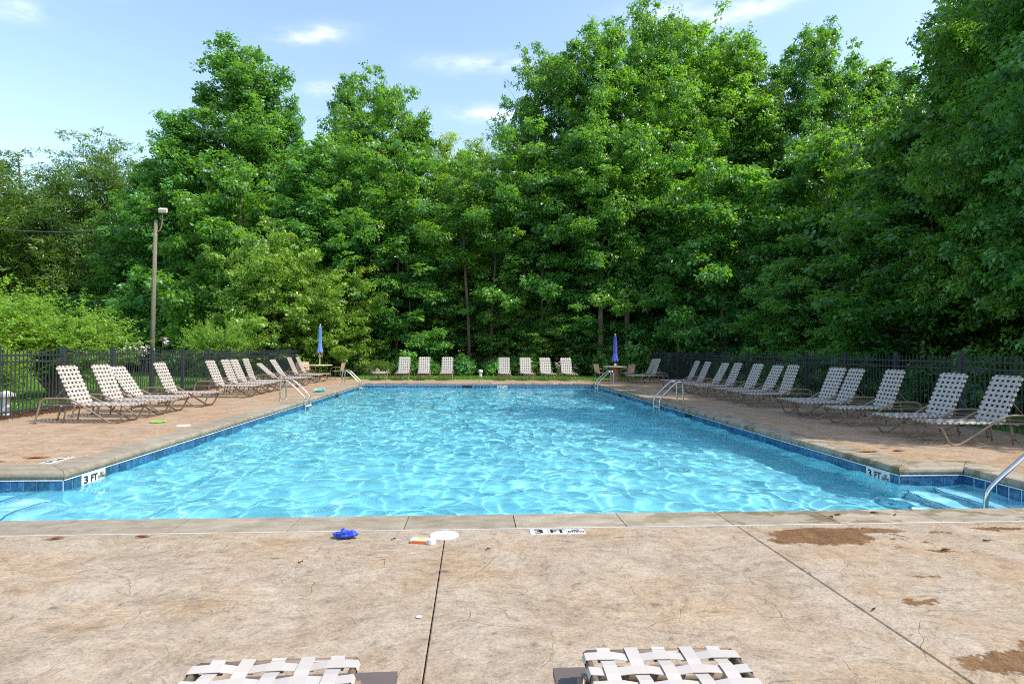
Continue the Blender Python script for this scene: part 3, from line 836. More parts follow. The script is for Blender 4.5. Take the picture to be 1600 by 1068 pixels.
def umbrella(loc, top, bot, rad, mat, label):
    r = empty('closed_umbrella', loc); tag(r, label, 'umbrella', 'closed blue umbrellas')
    MB().tube([(0, 0, .2), (0, 0, top)], .019, 8).build('pole', MT['white'] if top > 2.5 else MT['frame'], r)
    m = MB(); K = 24; prof = [(top - .02, .03), (top - .10, .07), (top - .45, rad * .62), (bot + (top - bot) * .45, rad * .66), (bot + (top - bot) * .33, rad * .60), (bot + .12, rad * .95), (bot, rad * 1.15)]
    for z, q in prof:
        for j in range(K):
            a = 2 * pi * j / K; ple = 1.0 if j % 3 else 0.66
            ple += .06 * sin(j * 2.3 + z * 3); m.v.append((q * ple * cos(a), q * ple * sin(a), z + (.05 * sin(j * 1.7) if z == bot else 0)))
    for i in range(len(prof) - 1):
        for j in range(K): m.f.append((i * K + j, (i + 1) * K + j, (i + 1) * K + (j + 1) % K, i * K + (j + 1) % K))
    m.f.append(tuple(range(K))); m.build('canopy', mat, r)
    zt = bot + (top - bot) * .36
    MB().lathe([(rad * .62, zt - .02), (rad * .64, zt), (rad * .62, zt + .02)], 16).build('tie_strap', mat, r)
    MB().lathe([(.0, top + .06), (.03, top + .04), (.022, top - .02)][::-1], 10).build('finial', MT['white'], r)
    c = MB().box(-.05, .05, -.07, .03, bot - .24, bot - .14); c.tube([(0, -.07, bot - .19), (.10, -.09, bot - .19)], .01, 6); c.build('crank_handle', MT['clay'] if top > 2.5 else MT['white'], r)
MT['clay'] = simple('orange_red_plastic', (0.60, 0.16, 0.09), 0.5)
TLx, TLy = -7.55, 28.6
table((TLx, TLy, 0), 'round pale table with slim post under the light blue umbrella', False)
umbrella((TLx, TLy, 0), 2.68, 1.36, .13, MT['canvas'], 'light blue closed umbrella with red crank by the left fence')
put_chair(TLx - .62, TLy - .55, radians(40), 'tan woven chair left of the left umbrella table, back to the fence', 'tan patio chairs')
put_chair(TLx + .85, TLy + .1, radians(172), 'tan woven chair right of the left umbrella table', 'tan patio chairs')
put_chair(TLx - .75, TLy + .65, radians(-40), 'woven chair behind the left umbrella table, half hidden by chaises', 'tan patio chairs')
TRx, TRy = 7.15, 28.4
table((TRx, TRy, 0), 'round tan table on a thick terracotta pedestal', True)
umbrella((TRx, TRy, 0), 2.32, 1.02, .15, MT['canvas2'], 'deep violet-blue closed umbrella in the shade on the right')
put_chair(TRx - .78, TRy - .25, radians(18), 'tan woven chair left of the right umbrella table', 'tan patio chairs')
put_chair(TRx + .75, TRy + .25, radians(190), 'tan woven chair right of the right umbrella table', 'tan patio chairs')
put_chair(TRx + .45, TRy - .75, radians(120), 'tan woven chair in front of the right umbrella table, turned sideways', 'tan patio chairs')

# ------------------------------------------------------------------ ladders and handrail
def ladder(edge_x, side, y0, label):
    """side +1: the deck lies towards +x"""
    r = empty('pool_ladder', (edge_x, y0, 0)); tag(r, label, 'ladder', 'steel pool ladders')
    for k in (0, 1):
        y = -.26 + .52 * k
        p = smooth_path([(side * .64, y, 0.004), (side * .64, y, .46), (side * .60, y, .60), (side * .44, y, .60), (side * .0, y, .17), (-side * .075, y, .06), (-side * .085, y, -.1), (-side * .085, y, -1.0)], 2)
        MB().tube(p, .021, 10).build('handrail', MT['steel'], r, True)
        MB().lathe([(.045, .004), (.045, .02), (.022, .028)], 12, (side * .64, y, 0)).build('escutcheon', MT['steel'], r, True)
    for z in (-.16, -.45, -.74):
        MB().box(-side * .085 - .04, -side * .085 + .04, -.245, .245, z - .014, z + .014).build('rung', MT['white'], r)
ladder(-4.95, -1, 17.2, 'nearer steel ladder on the left pool edge')
ladder(5.6, 1, 16.85, 'nearer steel ladder on the right pool edge')
ladder(-4.95, -1, 25.0, 'farther steel ladder by the far left pool corner')
ladder(5.6, 1, 25.25, 'farther steel ladder by the far right pool corner')
r = empty('step_handrail', (5.57, 5.85, 0)); tag(r, 'single polished steel handrail rising from the right steps', 'handrail')
p = smooth_path([(0, 0, -.9), (0, 0, -.35), (-.005, 0, -.06), (.05, 0, .06), (.45, 0, .38), (.85, 0, .70), (1.10, 0, .76), (1.22, 0, .66), (1.22, 0, .0)], 2)
MB().tube(p, .024, 12).build('rail', MT['steel'], r, True)
MB().lathe([(.05, .004), (.05, .022), (.026, .03)], 14, (1.22, 0, 0)).build('escutcheon', MT['steel'], r, True)

# ------------------------------------------------------------------ small things on the deck
def disc(name, loc, rad, label, cat, mat, hole=True):
    r = empty(name, loc); tag(r, label, cat, 'white skimmer lids in the deck')
    MB().lathe([(rad, 0.0), (rad, .004), (rad - .006, .007), (0.004, .0075)], 36).build('lid_plate', mat, r)
    if hole: MB().lathe([(.007, .0076), (.007, .0082), (.001, .0083)], 10).build('finger_hole', MT['black'], r)
disc('skimmer_cover', (-0.225, 4.655, .001), .118, 'round white skimmer lid at the top of the middle deck joint', 'lid', MT['white'])
disc('skimmer_cover', (-5.62, 11.5, .001), .13, 'round white skimmer lid on the left deck beside the lime float', 'lid', MT['white'], False)
disc('skimmer_cover', (-5.55, 20.75, .001), .13, 'round white skimmer lid on the left deck beyond the ladder', 'lid', MT['white'], False)
disc('skimmer_cover', (6.15, 21.6, .001), .13, 'round white skimmer lid on the right deck past the near ladder', 'lid', MT['white'], False)
def blob(name, mat, loc, sx, sy, sz, seed, label, cat, amp=.35, parent=None, nseg=22, nring=12):
    rg = np.random.default_rng(seed); m = MB(); kx = rg.normal(0, 1, (10, 3)) * 3.0; ph = rg.uniform(0, 6.28, 10)
    for i in range(nring + 1):
        th = pi * i / nring
        for j in range(nseg):
            a = 2 * pi * j / nseg; d = np.array([sin(th) * cos(a), sin(th) * sin(a), cos(th)])
            q = 1 + amp * float(np.sum(np.sin(kx @ d * 1.6 + ph)) / 5)
            m.v.append((d[0] * sx * q, d[1] * sy * q, max(-.0, (d[2] * .5 + .5) * sz * q)))
    for i in range(nring):
        for j in range(nseg): m.f.append((i * nseg + j, (i + 1) * nseg + j, (i + 1) * nseg + (j + 1) % nseg, i * nseg + (j + 1) % nseg))
    o = m.build(name, mat, parent, False)
    if parent is None: o.location = loc; tag(o, label, cat)
    return o
MT['bag'] = simple('royal_blue_plastic', (0.018, 0.05, 0.42), 0.28, 0.6, 0, .2, 30)
bg = empty('plastic_bag', (-1.01, 4.63, 0.001)); tag(bg, 'crumpled royal blue plastic bag on the deck near the coping', 'bag')
blob('bag_body', MT['bag'], None, (.095), .050, .058, 3, None, None, .36, bg, 44, 22)
t = MB()
t.add([(.03, .01, .02), (.065, .055, .04), (.085, .05, .035), (.06, .0, .015), (.07, .02, .035)], [(0, 1, 2, 4), (0, 4, 3), (4, 2, 3)]); t.build('bag_handle', MT['bag'], bg)
MT['orange'] = simple('orange_print', (0.62, 0.13, 0.03), 0.4); MT['lime'] = simple('yellow_green_print', (0.50, 0.52, 0.05), 0.4)
MT['lime2'] = simple('lime_float', (0.22, 0.68, 0.06), 0.4); MT['teal'] = simple('aqua_towel', (0.16, 0.55, 0.50), 0.8)
pk = empty('snack_packet', (-0.40, 4.50, .001), radians(-12)); tag(pk, 'white, yellow and orange crumpled packet beside the round lid', 'packet')
MB().box(-.075, .065, -.035, .04, .0, .026).build('packet_body', MT['white'], pk)
MB().box(-.077, -.055, -.037, .042, .0, .012).box(-.055, .05, -.038, -.034, .001, .02).build('orange_band', MT['orange'], pk)
MB().box(-.03, .03, .0, .035, .0262, .0275).build('yellow_print', MT['lime'], pk)
cp = empty('bottle_cap', (-0.312, 4.455, .001)); tag(cp, 'small white bottle cap lying against the crumpled packet', 'cap')
MB().lathe([(.032, 0), (.034, .005), (.033, .035), (.028, .04)], 18).build('cap_shell', MT['white'], cp, False)
blob('pebble', MT['white'], (-.295, 3.24, 0.0), .017, .011, .012, 9, 'tiny white pebble on the deck left of the middle joint', 'pebble', .15)
fl = empty('pool_float', (-6.35, 11.95, .001)); tag(fl, 'lime green deflated float lying on the left deck', 'float')
blob('float_body', MT['lime2'], None, .14, .08, .035, 14, None, None, .35, fl)
tw = empty('towel', (-5.42, 20.5, .003)); tag(tw, 'crumpled aqua towel on the left deck past the ladder', 'towel'); blob('cloth', MT['teal'], None, .2, .16, .10, 6, None, None, .5, tw)
nd = empty('pool_toy', (-5.05, 5.42, WATER_Z - .01)); tag(nd, 'yellow toy floating at the left edge of the pool', 'pool toy')
MT['yel'] = simple('yellow_foam', (0.75, 0.62, 0.05), 0.6)
blob('toy_body', MT['yel'], None, .09, .05, .05, 2, None, None, .1, nd)
# fallen leaves, twigs and bark flakes
MT['dry'] = simple('dry_leaf', (0.16, 0.075, 0.03), 0.8, 0.1, 0, .4, 30); MT['rust'] = simple('rusty_bark_flake', (0.30, 0.11, 0.035), 0.8, 0.1, 0, .3, 20)
def dry_leaf(x, y, s, rz, mat='dry', z=0.006):
    m = MB(); k = 7; pts = []
    for i in range(k):
        t_ = i / (k - 1); wv = sin(pi * min(1, t_ * 1.05)) * .42 * (1 + .3 * sin(i * 2.1 + x * 9)); pts.append(((t_ - .5) * s * 2, wv * s * .8, .012 * sin(t_ * 3 + x)))
    for (a, b, c) in pts: m.v += [(a, b, abs(c) + .002), (a, 0, abs(c) * .3), (a, -b, abs(c) + .004)]
    for i in range(k - 1):
        q = i * 3; m.f += [(q, q + 1, q + 4, q + 3), (q + 1, q + 2, q + 5, q + 4)]
    o = m.build('fallen_leaf', MT[mat]); o.location = (x, y, z); o.rotation_euler = (0, 0, rz)
    return o
for (x, y, s, rz, mt, lb) in [(-2.6, 4.72, .06, .3, 'rust', 'rust brown leaf on the near deck left of the left joint'), (-3.25, 4.70, .06, .2, 'rust', 'longer rust brown leaf near the bottom left coping'),
        (-5.9, 8.15, .16, .2, 'rust', 'orange bark flake beside the worn depth tiles'), (-6.25, 7.85, .16, .3, 'rust', 'thin orange bark strip at the left photo edge'),
        (3.36, 5.05, .035, .2, 'dry', 'curled brown leaf on the coping near the right joint'), (3.75, 5.1, .04, -.2, 'dry', 'pair-sized dry leaf on the coping edge at right'),
        (3.9, 5.03, .035, .9, 'rust', 'small orange leaf on the right coping edge'), (3.25, 4.98, .03, 1.5, 'dry', 'tiny dark leaf on the right coping'),
        (2.33, 3.18, .02, .4, 'dry', 'small curled leaf on the right deck joint'), (5.95, 8.25, .18, .05, 'rust', 'orange bark flake on the deck near the right pool corner'),
        (6.5, 8.3, .12, .1, 'dry', 'dark bark flake beside the orange one near the right corner'), (-.62, 4.56, .02, 0, 'dry', 'tiny dark leaf between the blue bag and the packet'),
        (-1.2, 4.1, .018, .5, 'dry', 'tiny dark leaf on the pale slab below the blue bag'), (.12, 4.3, .02, .2, 'dry', 'tiny dark leaf on the slab below the round lid'),
        (3.6, 4.12, .05, .2, 'dry', 'dark twig-like leaf on the right slab'), (4.1, 4.3, .04, .1, 'dry', 'dark leaf far right on the near deck')]:
    tag(dry_leaf(x, y, s, rz, mt), lb, 'leaf', 'fallen leaves on the deck')

# ------------------------------------------------------------------ utility pole and wire, posts behind the fence
PX, PY = -11.9, 22.0
r = empty('utility_pole', (PX, PY, 0)); tag(r, 'weathered wooden pole with a floodlight rising behind the left fence', 'utility pole')
MB().tube([(-.02, 0, -.3), (0, 0, 3), (.04, 0, 6.28)], [.088, .076, .062], 12).build('pole', MT['pole'], r, True)
MB().tube(smooth_path([(.06, 0, 5.85), (.18, 0, 5.85), (.27, -.02, 6.1), (.30, -.04, 6.5)], 2), .025, 8).build('lamp_arm', MT['frame'], r, True)
fl_ = MB().box(-.13, .13, -.10, .10, -.07, .07).build('floodlight', MT['tabletop'], r); fl_.location = (.33, -.08, 6.62); fl_.rotation_euler = (radians(25), 0, .15)
gl = MB().box(-.105, .105, -.108, -.098, -.05, .05).build('lens', MT['white'], fl_)
MB().box(-.04, .04, -.04, .04, 0, .10).build('bracket', MT['black'], r).location = (-.12, 0, 6.05)
def wire(a, b, sag, label):
    a, b = Vector(a), Vector(b); pts = [a.lerp(b, i / 24) - Vector((0, 0, sag * 4 * (i / 24) * (1 - i / 24))) for i in range(25)]
    o = MB().tube(pts, .022, 5).build('overhead_wire', MT['fence']); tag(o, label, 'wire')
wire((PX - .1, PY, 6.08), (-32, 32.0, 9.6), .95, 'thin sagging overhead wire running left from the wooden pole')
r = empty('lamp_bollard', (-10.42, 13.45, 0)); tag(r, 'short white bollard with a wide cap behind the left fence', 'bollard')
MB().box(-.055, .055, -.055, .055, -.05, .40).build('post', MT['white'], r)
MB().box(-.13, .13, -.13, .13, .40, .47).lathe([(.13, .47), (.09, .51), (.02, .53)], 16).build('cap', MT['white'], r)
r = empty('valve_post', (0.40, 32.0, 0)); tag(r, 'small white valve post on the lawn between the far chaises', 'post')
MB().lathe([(.09, 0), (.09, .24), (.13, .26), (.13, .36), (.08, .42)], 12).build('valve_cover', MT['white'], r)
MB().box(-.04, .04, -.10, -.07, .05, .2).build('label_plate', MT['grout'], r)

# ------------------------------------------------------------------ leaves and trees
RG = np.random.default_rng(11)
def leaf_mesh(name, P, D, Nn, L, W, tint, mat, fold=0.12):
    """P base, D unit axis, Nn unit normal, L, W per leaf -> mesh of folded rhombs"""
    k = len(P); Sd = np.cross(D, Nn); Sd /= np.linalg.norm(Sd, axis=1, keepdims=True) + 1e-9
    L = L[:, None]; W = W[:, None]
    v0 = P; v1 = P + D * L * .42 + Sd * W * .5 + Nn * W * fold; v2 = P + D * L - Nn * L * .10; v3 = P + D * L * .42 - Sd * W * .5 + Nn * W * fold
    co = np.stack([v0, v1, v2, v3], 1).reshape(-1, 3)
    me = bpy.data.meshes.new(name); me.vertices.add(k * 4); me.vertices.foreach_set('co', co.ravel().astype(np.float32))
    me.loops.add(k * 4); me.loops.foreach_set('vertex_index', np.arange(k * 4)); me.polygons.add(k)
    me.polygons.foreach_set('loop_start', np.arange(k) * 4)
    at = me.attributes.new('tint', 'FLOAT', 'POINT'); at.data.foreach_set('value', np.repeat(tint, 4).astype(np.float32))
    me.materials.append(mat); me.update(); return me
def unit(a): return a / (np.linalg.norm(a, axis=1, keepdims=True) + 1e-9)
def fill_clumps(name, C, nleaf, ls, mat, rng, flat=.65, aspect=.62, droop=.35, shell=.5, up=.8, twig=9):
    """C rows: x y z r  -> leaf mesh"""
    C = np.array(C); w = C[:, 3] ** 2; w = w / w.sum()
    idx = rng.choice(len(C), nleaf, p=w); c = C[idx]
    d = unit(rng.normal(0, 1, (nleaf, 3))); rad = c[:, 3:4] * (shell + (1 - shell) * rng.random((nleaf, 1)) ** .6) * (1 + .25 * (rng.random((nleaf, 1)) < .08))
    off = d * rad; off[:, 2] *= flat
    P = c[:, :3] + off
    nt = max(1, nleaf // twig); tw = np.arange(nleaf) % nt          # leaves gather on twigs
    P = P[tw] + rng.normal(0, ls * .62, (nleaf, 3)) * np.array([1, 1, .55]); d = d[tw]; idx = idx[tw]
    tn = rng.normal(0, .5, (nt, 3))[tw]
    Nn = unit(d * .55 + np.array([0, 0, up]) + tn + rng.normal(0, .30, (nleaf, 3)))
    D = unit(d + rng.normal(0, .8, (nleaf, 3)) - np.array([0, 0, droop])); D = unit(D - Nn * np.sum(D * Nn, 1, keepdims=True))
    ct = rng.random(len(C)); t2 = rng.normal(0, .24, nt)[tw]; tint = np.clip(.5 + (ct[idx] - .5) * .35 + t2 + rng.normal(0, .13, nleaf), 0, 1)
    L = ls * rng.uniform(.65, 1.3, nleaf)
    return leaf_mesh(name, P, D, Nn, L, L * aspect, tint, mat)

def tree_proto(H, R, hb, prof, nl, rc, nleaf, ls, mat, bark, seed, trunks=1, flat=.65, aspect=.62, updeg=(5, 60), tr=.22, start=.35, droop=.35, shell=.5, up=.8, dens=.95):
    rng = np.random.default_rng(seed); C = []; tb = MB()
    lean = rng.normal(0, .02 * H, 2)
    def axis_pt(z, tk=0):
        t = z / H; ang = tk * 2 * pi / max(1, trunks) + .5
        o = (0 if trunks == 1 else .09 * R * (0.3 + 2.6 * t))
        return Vector((lean[0] * t * t + .012 * H * sin(3 * t + seed) * t + o * cos(ang), lean[1] * t * t + .01 * H * sin(2.3 * t + 2 * seed) * t + o * sin(ang), z))
    for tk in range(trunks):
        zz = np.linspace(-.3, H * .96, 12); rr = [tr * (1 - .9 * (max(z, 0) / H) ** .8) * (1.25 if z <= .1 else 1) for z in zz]
        tb.tube([axis_pt(z, tk) for z in zz], [max(.02, q) for q in rr], 8)
    for i in range(nl):
        t = (i + rng.random()) / nl; z = hb + (H - hb) * t
        mr = R * prof(t) * rng.uniform(.60, 1.20); az = i * 2.39996 + rng.normal(0, .35)
        el = radians(updeg[0] + (updeg[1] - updeg[0]) * t)
        A = axis_pt(max(.12 * H * .3, z - mr * math.tan(el) * .7), i % trunks); E = axis_pt(z, i % trunks) + Vector((cos(az) * mr, sin(az) * mr, 0))
        M_ = (A + E) / 2 + Vector((0, 0, -.04 * mr + .05 * mr)) + Vector(rng.normal(0, .05 * mr, 3))
        r0 = max(.02, tr * .38 * (1 - .75 * t))
        tb.tube([A, M_, E], [r0, r0 * .6, r0 * .18], 5, False)
        ln = (E - A).length; k = max(2, int(ln / (rc * dens)))
        for j in range(k):
            u = start + (1 - start) * (j + rng.random() * .6) / k
            p = (A.lerp(M_, u * 2) if u < .5 else M_.lerp(E, u * 2 - 1))
            sp = rc * (.9 + .5 * (1 - t))
            for q in range(2):
                jit = rng.normal(0, sp * .75, 3); jit[2] *= .7
                C.append((p.x + jit[0], p.y + jit[1], p.z + jit[2], rc * rng.uniform(.55, 1.15) * (1 - .25 * t)))
    e = axis_pt(H * .97)
    for q in range(4): C.append((e.x + rng.normal(0, .25), e.y + rng.normal(0, .25), H - .5 * rc - q * rc * .5, rc * .6))
    cm = fill_clumps('crown', C, nleaf, ls, mat, rng, flat, aspect, droop, shell, up)
    return dict(H=H, R=R, trunk=tb.mesh('trunk', bark, True), crown=cm)
def p_ovate(t): return max(.06, (sin(pi * min(1, (t * .70 + .2))) ** .8)) * (1.0 - .2 * t)
def p_round(t): return max(.08, math.sqrt(max(0, 1 - (2 * t - .85) ** 2 / 1.5)))
def p_cone(t): return (1 - t) ** .75 * .95 + .06
def p_col(t): return .75 + .25 * sin(pi * t) - .65 * t ** 4
LV = 1.0
K = {}
K['A1'] = tree_proto(23, 4.6, 2.5, p_ovate, 100, .62, int(130000 * LV), .21, G_['poplar'], MT['bark'], 1, flat=.8)
K['A2'] = tree_proto(20, 3.6, 2.0, p_col, 84, .6, int(95000 * LV), .21, G_['poplar'], MT['bark'], 2, flat=.8)
K['B1'] = tree_proto(24, 5.8, 4.5, p_round, 100, .75, int(140000 * LV), .21, G_['oak'], MT['bark'], 3)
K['B2'] = tree_proto(25, 5.2, 6.0, p_round, 96, .72, int(130000 * LV), .21, G_['oak'], MT['bark'], 4)
K['C1'] = tree_proto(8.6, 3.9, .8, p_round, 60, .5, int(75000 * LV), .15, G_['maple'], MT['bark'], 5, trunks=2, flat=.45, tr=.13, droop=.5)
K['D1'] = tree_proto(17, 5.2, 2.0, p_round, 90, .6, int(95000 * LV), .22, G_['feather'], MT['bark'], 6, flat=.6, aspect=.30, updeg=(10, 75), up=.4)
K['E1'] = tree_proto(19, 3.0, 6.0, p_col, 36, .8, int(42000 * LV), .22, G_['light'], MT['bark'], 7, flat=.5, aspect=.34, tr=.16)
K['F1'] = tree_proto(7.5, 3.0, .3, p_round, 36, .7, int(42000 * LV), .17, G_['under'], MT['bark'], 8, trunks=3, flat=.6, tr=.09)
K['F2'] = tree_proto(11, 3.4, .8, p_ovate, 40, .75, int(50000 * LV), .2, G_['oak'], MT['palebark'], 9, trunks=2, flat=.5, tr=.11, droop=.5)
TREE_N = 0
def plant(kind, x, y, H, R, label, cat='tree', name='broadleaf_tree', group=None, rz=None):
    k = K[kind]; r = empty(name, (x, y, -.1), RG.uniform(0, 6.28) if rz is None else rz)
    r.scale = (R / k['R'], R / k['R'], H / k['H'])
    ob('trunk', k['trunk'], r); ob('crown', k['crown'], r)
    tag(r, label, cat, group)
    return r
GF = 'tall trees along the edge of the woods'
for row in [
 ('D1', -38.6, 46, 16.2, 7.4, 'dark fine-leaved tree cut by the left photo edge'),
 ('D1', -33.0, 45, 16.1, 6.8, 'dark feathery tree behind the yellow-green crape myrtle'),
 ('D1', -27.6, 46, 17.4, 5.6, 'feathery spiky-topped tree right of the left photo edge'),
 ('A2', -23.6, 43, 14.6, 3.4, 'lower tree filling the dip left of the tallest left poplar'),
 ('A1', -19.6, 39.5, 17.4, 4.1, 'poplar forming the left shoulder of the tallest left tree'),
 ('A1', -16.4, 41, 22.9, 5.4, 'tallest poplar of the left group, pointed open top'),
 ('A2', -13.4, 42.5, 19.6, 2.1, 'slender poplar in the notch right of the tallest left one'),
 ('A2', -10.0, 45, 22.5, 3.0, 'poplar at the left side of the broad central-left crown'),
 ('B1', -6.9, 42, 20.9, 4.5, 'broad dense poplar crown above the light blue umbrella'),
 ('A2', -4.0, 41, 17.8, 3.0, 'lower poplar stepping down towards the gap in the skyline'),
 ('F2', -14.6, 35, 12.5, 3.6, 'mid-height tree in front of the tallest left poplar'),
 ('A2', -10.6, 37.5, 14.8, 3.6, 'leafy tree below the notch between the two left poplars'),
 ('C1', -11.0, 32.8, 8.6, 3.5, 'low yellow-green maple hanging over the left fence'),
 ('C1', -8.2, 34.5, 6.6, 2.9, 'yellow-green maple just left of the light blue umbrella'),
 ('F2', -3.9, 37.0, 9.2, 3.2, 'fresh green tree above the widest shrub of the far bed'),
 ('E1', -2.6, 51, 20.4, 3.4, 'light yellow-green tree left in the gap of the skyline'),
 ('E1', .2, 49, 19.2, 3.2, 'light yellow-green tree in the middle of the skyline gap'),
 ('E1', 3.0, 48, 19.0, 2.6, 'thin light tree against the left flank of the big oaks'),
 ('B1', 5.6, 40, 22.3, 4.2, 'oak at the left flank of the big right-hand mass'),
 ('B2', 8.2, 37.5, 23.4, 4.4, 'tall oak above the violet-blue umbrella'),
 ('B1', 11.8, 40.5, 26.0, 5.2, 'highest oak of the right-hand mass'),
 ('B2', 16.6, 42, 26.6, 5.6, 'broad bright-topped oak right of the highest one'),
 ('B1', 20.4, 41.5, 25.5, 4.6, 'oak on the falling right slope of the big mass'),
 ('B2', 24.3, 39, 25.0, 4.0, 'dark double-headed oak before the sky gap at right'),
 ('A2', 28.8, 39.5, 22.6, 4.2, 'tree at the right of the double-headed oak'),
 ('A2', 34.5, 43, 24.0, 4.0, 'bright tree low in the sky gap beside the near right tree'),
]:
    plant(*row[:5], row[5], group=GF)
GM = 'lower trees in front of the woods'
for row in [
 ('F2', 6.6, 37.0, 8.0, 3.2, 'low dark tree behind the violet-blue umbrella'),
 ('F2', 11.6, 36.4, 12.0, 3.4, 'mid-height dark tree right of the violet-blue umbrella'),
 ('F2', 14.6, 31.5, 12.4, 4.0, 'mid-height dark tree over the far end of the right fence'),
 ('F2', 18.6, 29, 13.0, 4.2, 'dark layered tree behind the middle of the right fence'),
 ('F2', 14.9, 26, 6.0, 2.0, 'small pale-leaved tree standing behind the right fence'),
 ('F1', 2.4, 37.5, 6.4, 3.0, 'dark bushy tree behind the far row right of the valve post'),
 ('F1', 4.9, 36.6, 4.6, 2.4, 'dark rounded tree behind the rightmost far chaises'),
]:
    plant(*row[:5], row[5], group=GM)
plant('B1', 26.4, 24.5, 21.5, 4.3, 'tall dark tree at the right photo edge, farther of the two', group='trees beside the right fence')
plant('A1', 21.8, 20.5, 21, 4.2, 'tall dark tree at the right photo edge, its top cut off', group='trees beside the right fence')
for (x, y, H, R_, k, lb) in [(14.6, 8.4, 14.5, 2.9, 'A2', 'taller leafy tree just outside the right photo edge'),
        (15.0, 12.0, 17.5, 3.2, 'A1', 'tree whose branches fill the right photo edge behind the nearest chaise'), (16.6, 15.8, 15.5, 3.1, 'B1', 'dark tree behind the second and third right row chaises'),
        (19.0, 17.5, 19, 3.4, 'A2', 'tall tree second from the right photo edge, its top out of frame'), (16.6, 20.4, 8.5, 3.2, 'F2', 'low dark tree behind the fourth and fifth right row chaises'),
        (18.5, 22.6, 11.5, 3.2, 'F2', 'dark tree behind the sixth and seventh right row chaises')]:
    plant(k, x, y, H, R_, lb, group='leafy trees overhanging the right lawn')
# understory and deeper rows: trees nobody could tell apart by words
for i in range(21):
    x = -36 + i * 3.7 + RG.normal(0, .6); y = 39.5 + RG.uniform(0, 3) - (3.0 if x > 14 else 0)
    plant('F1', x, y, RG.uniform(5, 8.5), RG.uniform(2.4, 3.4), 'dark understory tree in the shade of the woods', name='understory_tree', group='understory trees of the woods')
for i in range(22):
    x = -52 + i * 5.3 + RG.normal(0, .8); y = 53 + RG.uniform(0, 5)
    gap = -6 < x < 8
    plant(('B1', 'A1')[i % 2], x, y, RG.uniform(13, 16) if not gap else 16.5, RG.uniform(4.6, 5.6), 'tree deep in the woods behind the front rows', group='trees deep in the woods')
for i in range(14):
    x = -60 + i * 9.5 + RG.normal(0, 1); plant('F2', x, 66 + RG.uniform(0, 4), 14, 6.5, 'tree deep in the woods behind the front rows', group='trees deep in the woods')
for i in range(8):
    plant('F1', 21 + RG.uniform(-1, 2), 8 + i * 3.6, RG.uniform(6, 9), 3.2, 'dark understory tree in the shade of the woods', name='understory_tree', group='understory trees of the woods')
# bare slim trunks seen between the crowns
slim = MB().tube([(0, 0, -.2), (.05, .02, 4), (-.1, .05, 9), (.05, 0, 14)], [.12, .1, .08, .04], 8).mesh('trunk', MT['bark'], True)
slim2 = MB().tube([(0, 0, -.2), (.05, .02, 4), (-.1, .05, 9), (.05, 0, 14)], [.2, .17, .14, .07], 8).mesh('trunk', MT['palebark'], True)
def slim_tree(x, y, me, h, lean, label, grp):
    r = empty('slim_tree', (x, y, 0), RG.uniform(0, 6)); r.rotation_euler = (lean, lean * .6, RG.uniform(0, 6)); r.scale = (1, 1, h / 14)
    ob('trunk', me, r)
    C = [(RG.normal(0, .9), RG.normal(0, .9), 14 - RG.uniform(0, 4), .7) for _ in range(14)]
    ob('crown', SLIMC, r); tag(r, label, 'tree', grp)
SLIMC = fill_clumps('crown', [(RG.normal(0, 1.5), RG.normal(0, 1.5), 14 - RG.uniform(0, 9.5), .6) for _ in range(54)], 16000, .19, G_['oak'], RG)
for i, x in enumerate([-.2, 1.1, 3.3, 4.4, 5.3, 6.1, 6.7, 7.4, 9.9, 10.9, 11.7, 12.9, 14.3, -4.9, -5.9]):
    slim_tree(x, 35.6 + (i % 3) * .7, slim, 12 + i % 4, .02 * (i % 5 - 2), 'slim dark trunk rising through the shaded undergrowth', 'slim trunks in the undergrowth')
slim_tree(7.9, 34.8, slim2, 12, .01, 'pale trunk directly behind the violet-blue umbrella', 'trunks beside the violet-blue umbrella')
slim_tree(9.7, 35.2, slim2, 13, .015, 'pale brown trunk right of the violet-blue umbrella', 'trunks beside the violet-blue umbrella')

# shrubs
def dome_shrub(R, H, nleaf, ls, mat, seed, lumps=26, aspect=.6):
    rng = np.random.default_rng(seed); C = []
    for i in range(lumps):
        d = rng.normal(0, 1, 3); d /= np.linalg.norm(d); d[2] = abs(d[2]); q = rng.uniform(.45, .82)
        C.append((d[0] * R * q, d[1] * R * q, .12 * H + d[2] * H * .75 * q, R * rng.uniform(.22, .36)))
    return fill_clumps('foliage', C, nleaf, ls, mat, rng, .9, aspect)
def stems(R, H, k, seed, mat):
    rng = np.random.default_rng(seed); m = MB()
    for i in range(k):
        a = rng.uniform(0, 6.28); e = R * rng.uniform(.3, .7)
        m.tube([(0.05 * cos(a), .05 * sin(a), -.05), (e * .4 * cos(a), e * .4 * sin(a), H * .4), (e * cos(a), e * sin(a), H * .8)], [.03, .02, .008], 5)
    return m.mesh('stem', mat, True)
SH = {'g1': (dome_shrub(1.0, 1.25, 9000, .075, G_['shrub'], 1), stems(1, 1.2, 7, 1, MT['bark'])),
      'g2': (dome_shrub(1.0, 1.25, 9000, .08, G_['shrub'], 2), stems(1, 1.2, 7, 2, MT['bark'])),
      'y': (dome_shrub(1.0, 1.25, 7000, .09, G_['maple'], 3), stems(1, 1.2, 7, 3, MT['bark'])),
      'u': (dome_shrub(1.0, 1.25, 9000, .11, G_['under'], 4), stems(1, 1.2, 7, 4, MT['bark'])),
      'light': (dome_shrub(1.0, 1.0, 14000, .07, G_['poplar'], 5, 40), stems(1, 1, 9, 5, MT['bark'])),
      'spiky': (dome_shrub(1.0, 1.0, 2600, .30, G_['feather'], 6, 18, .12), stems(1, 1, 5, 6, MT['bark']))}
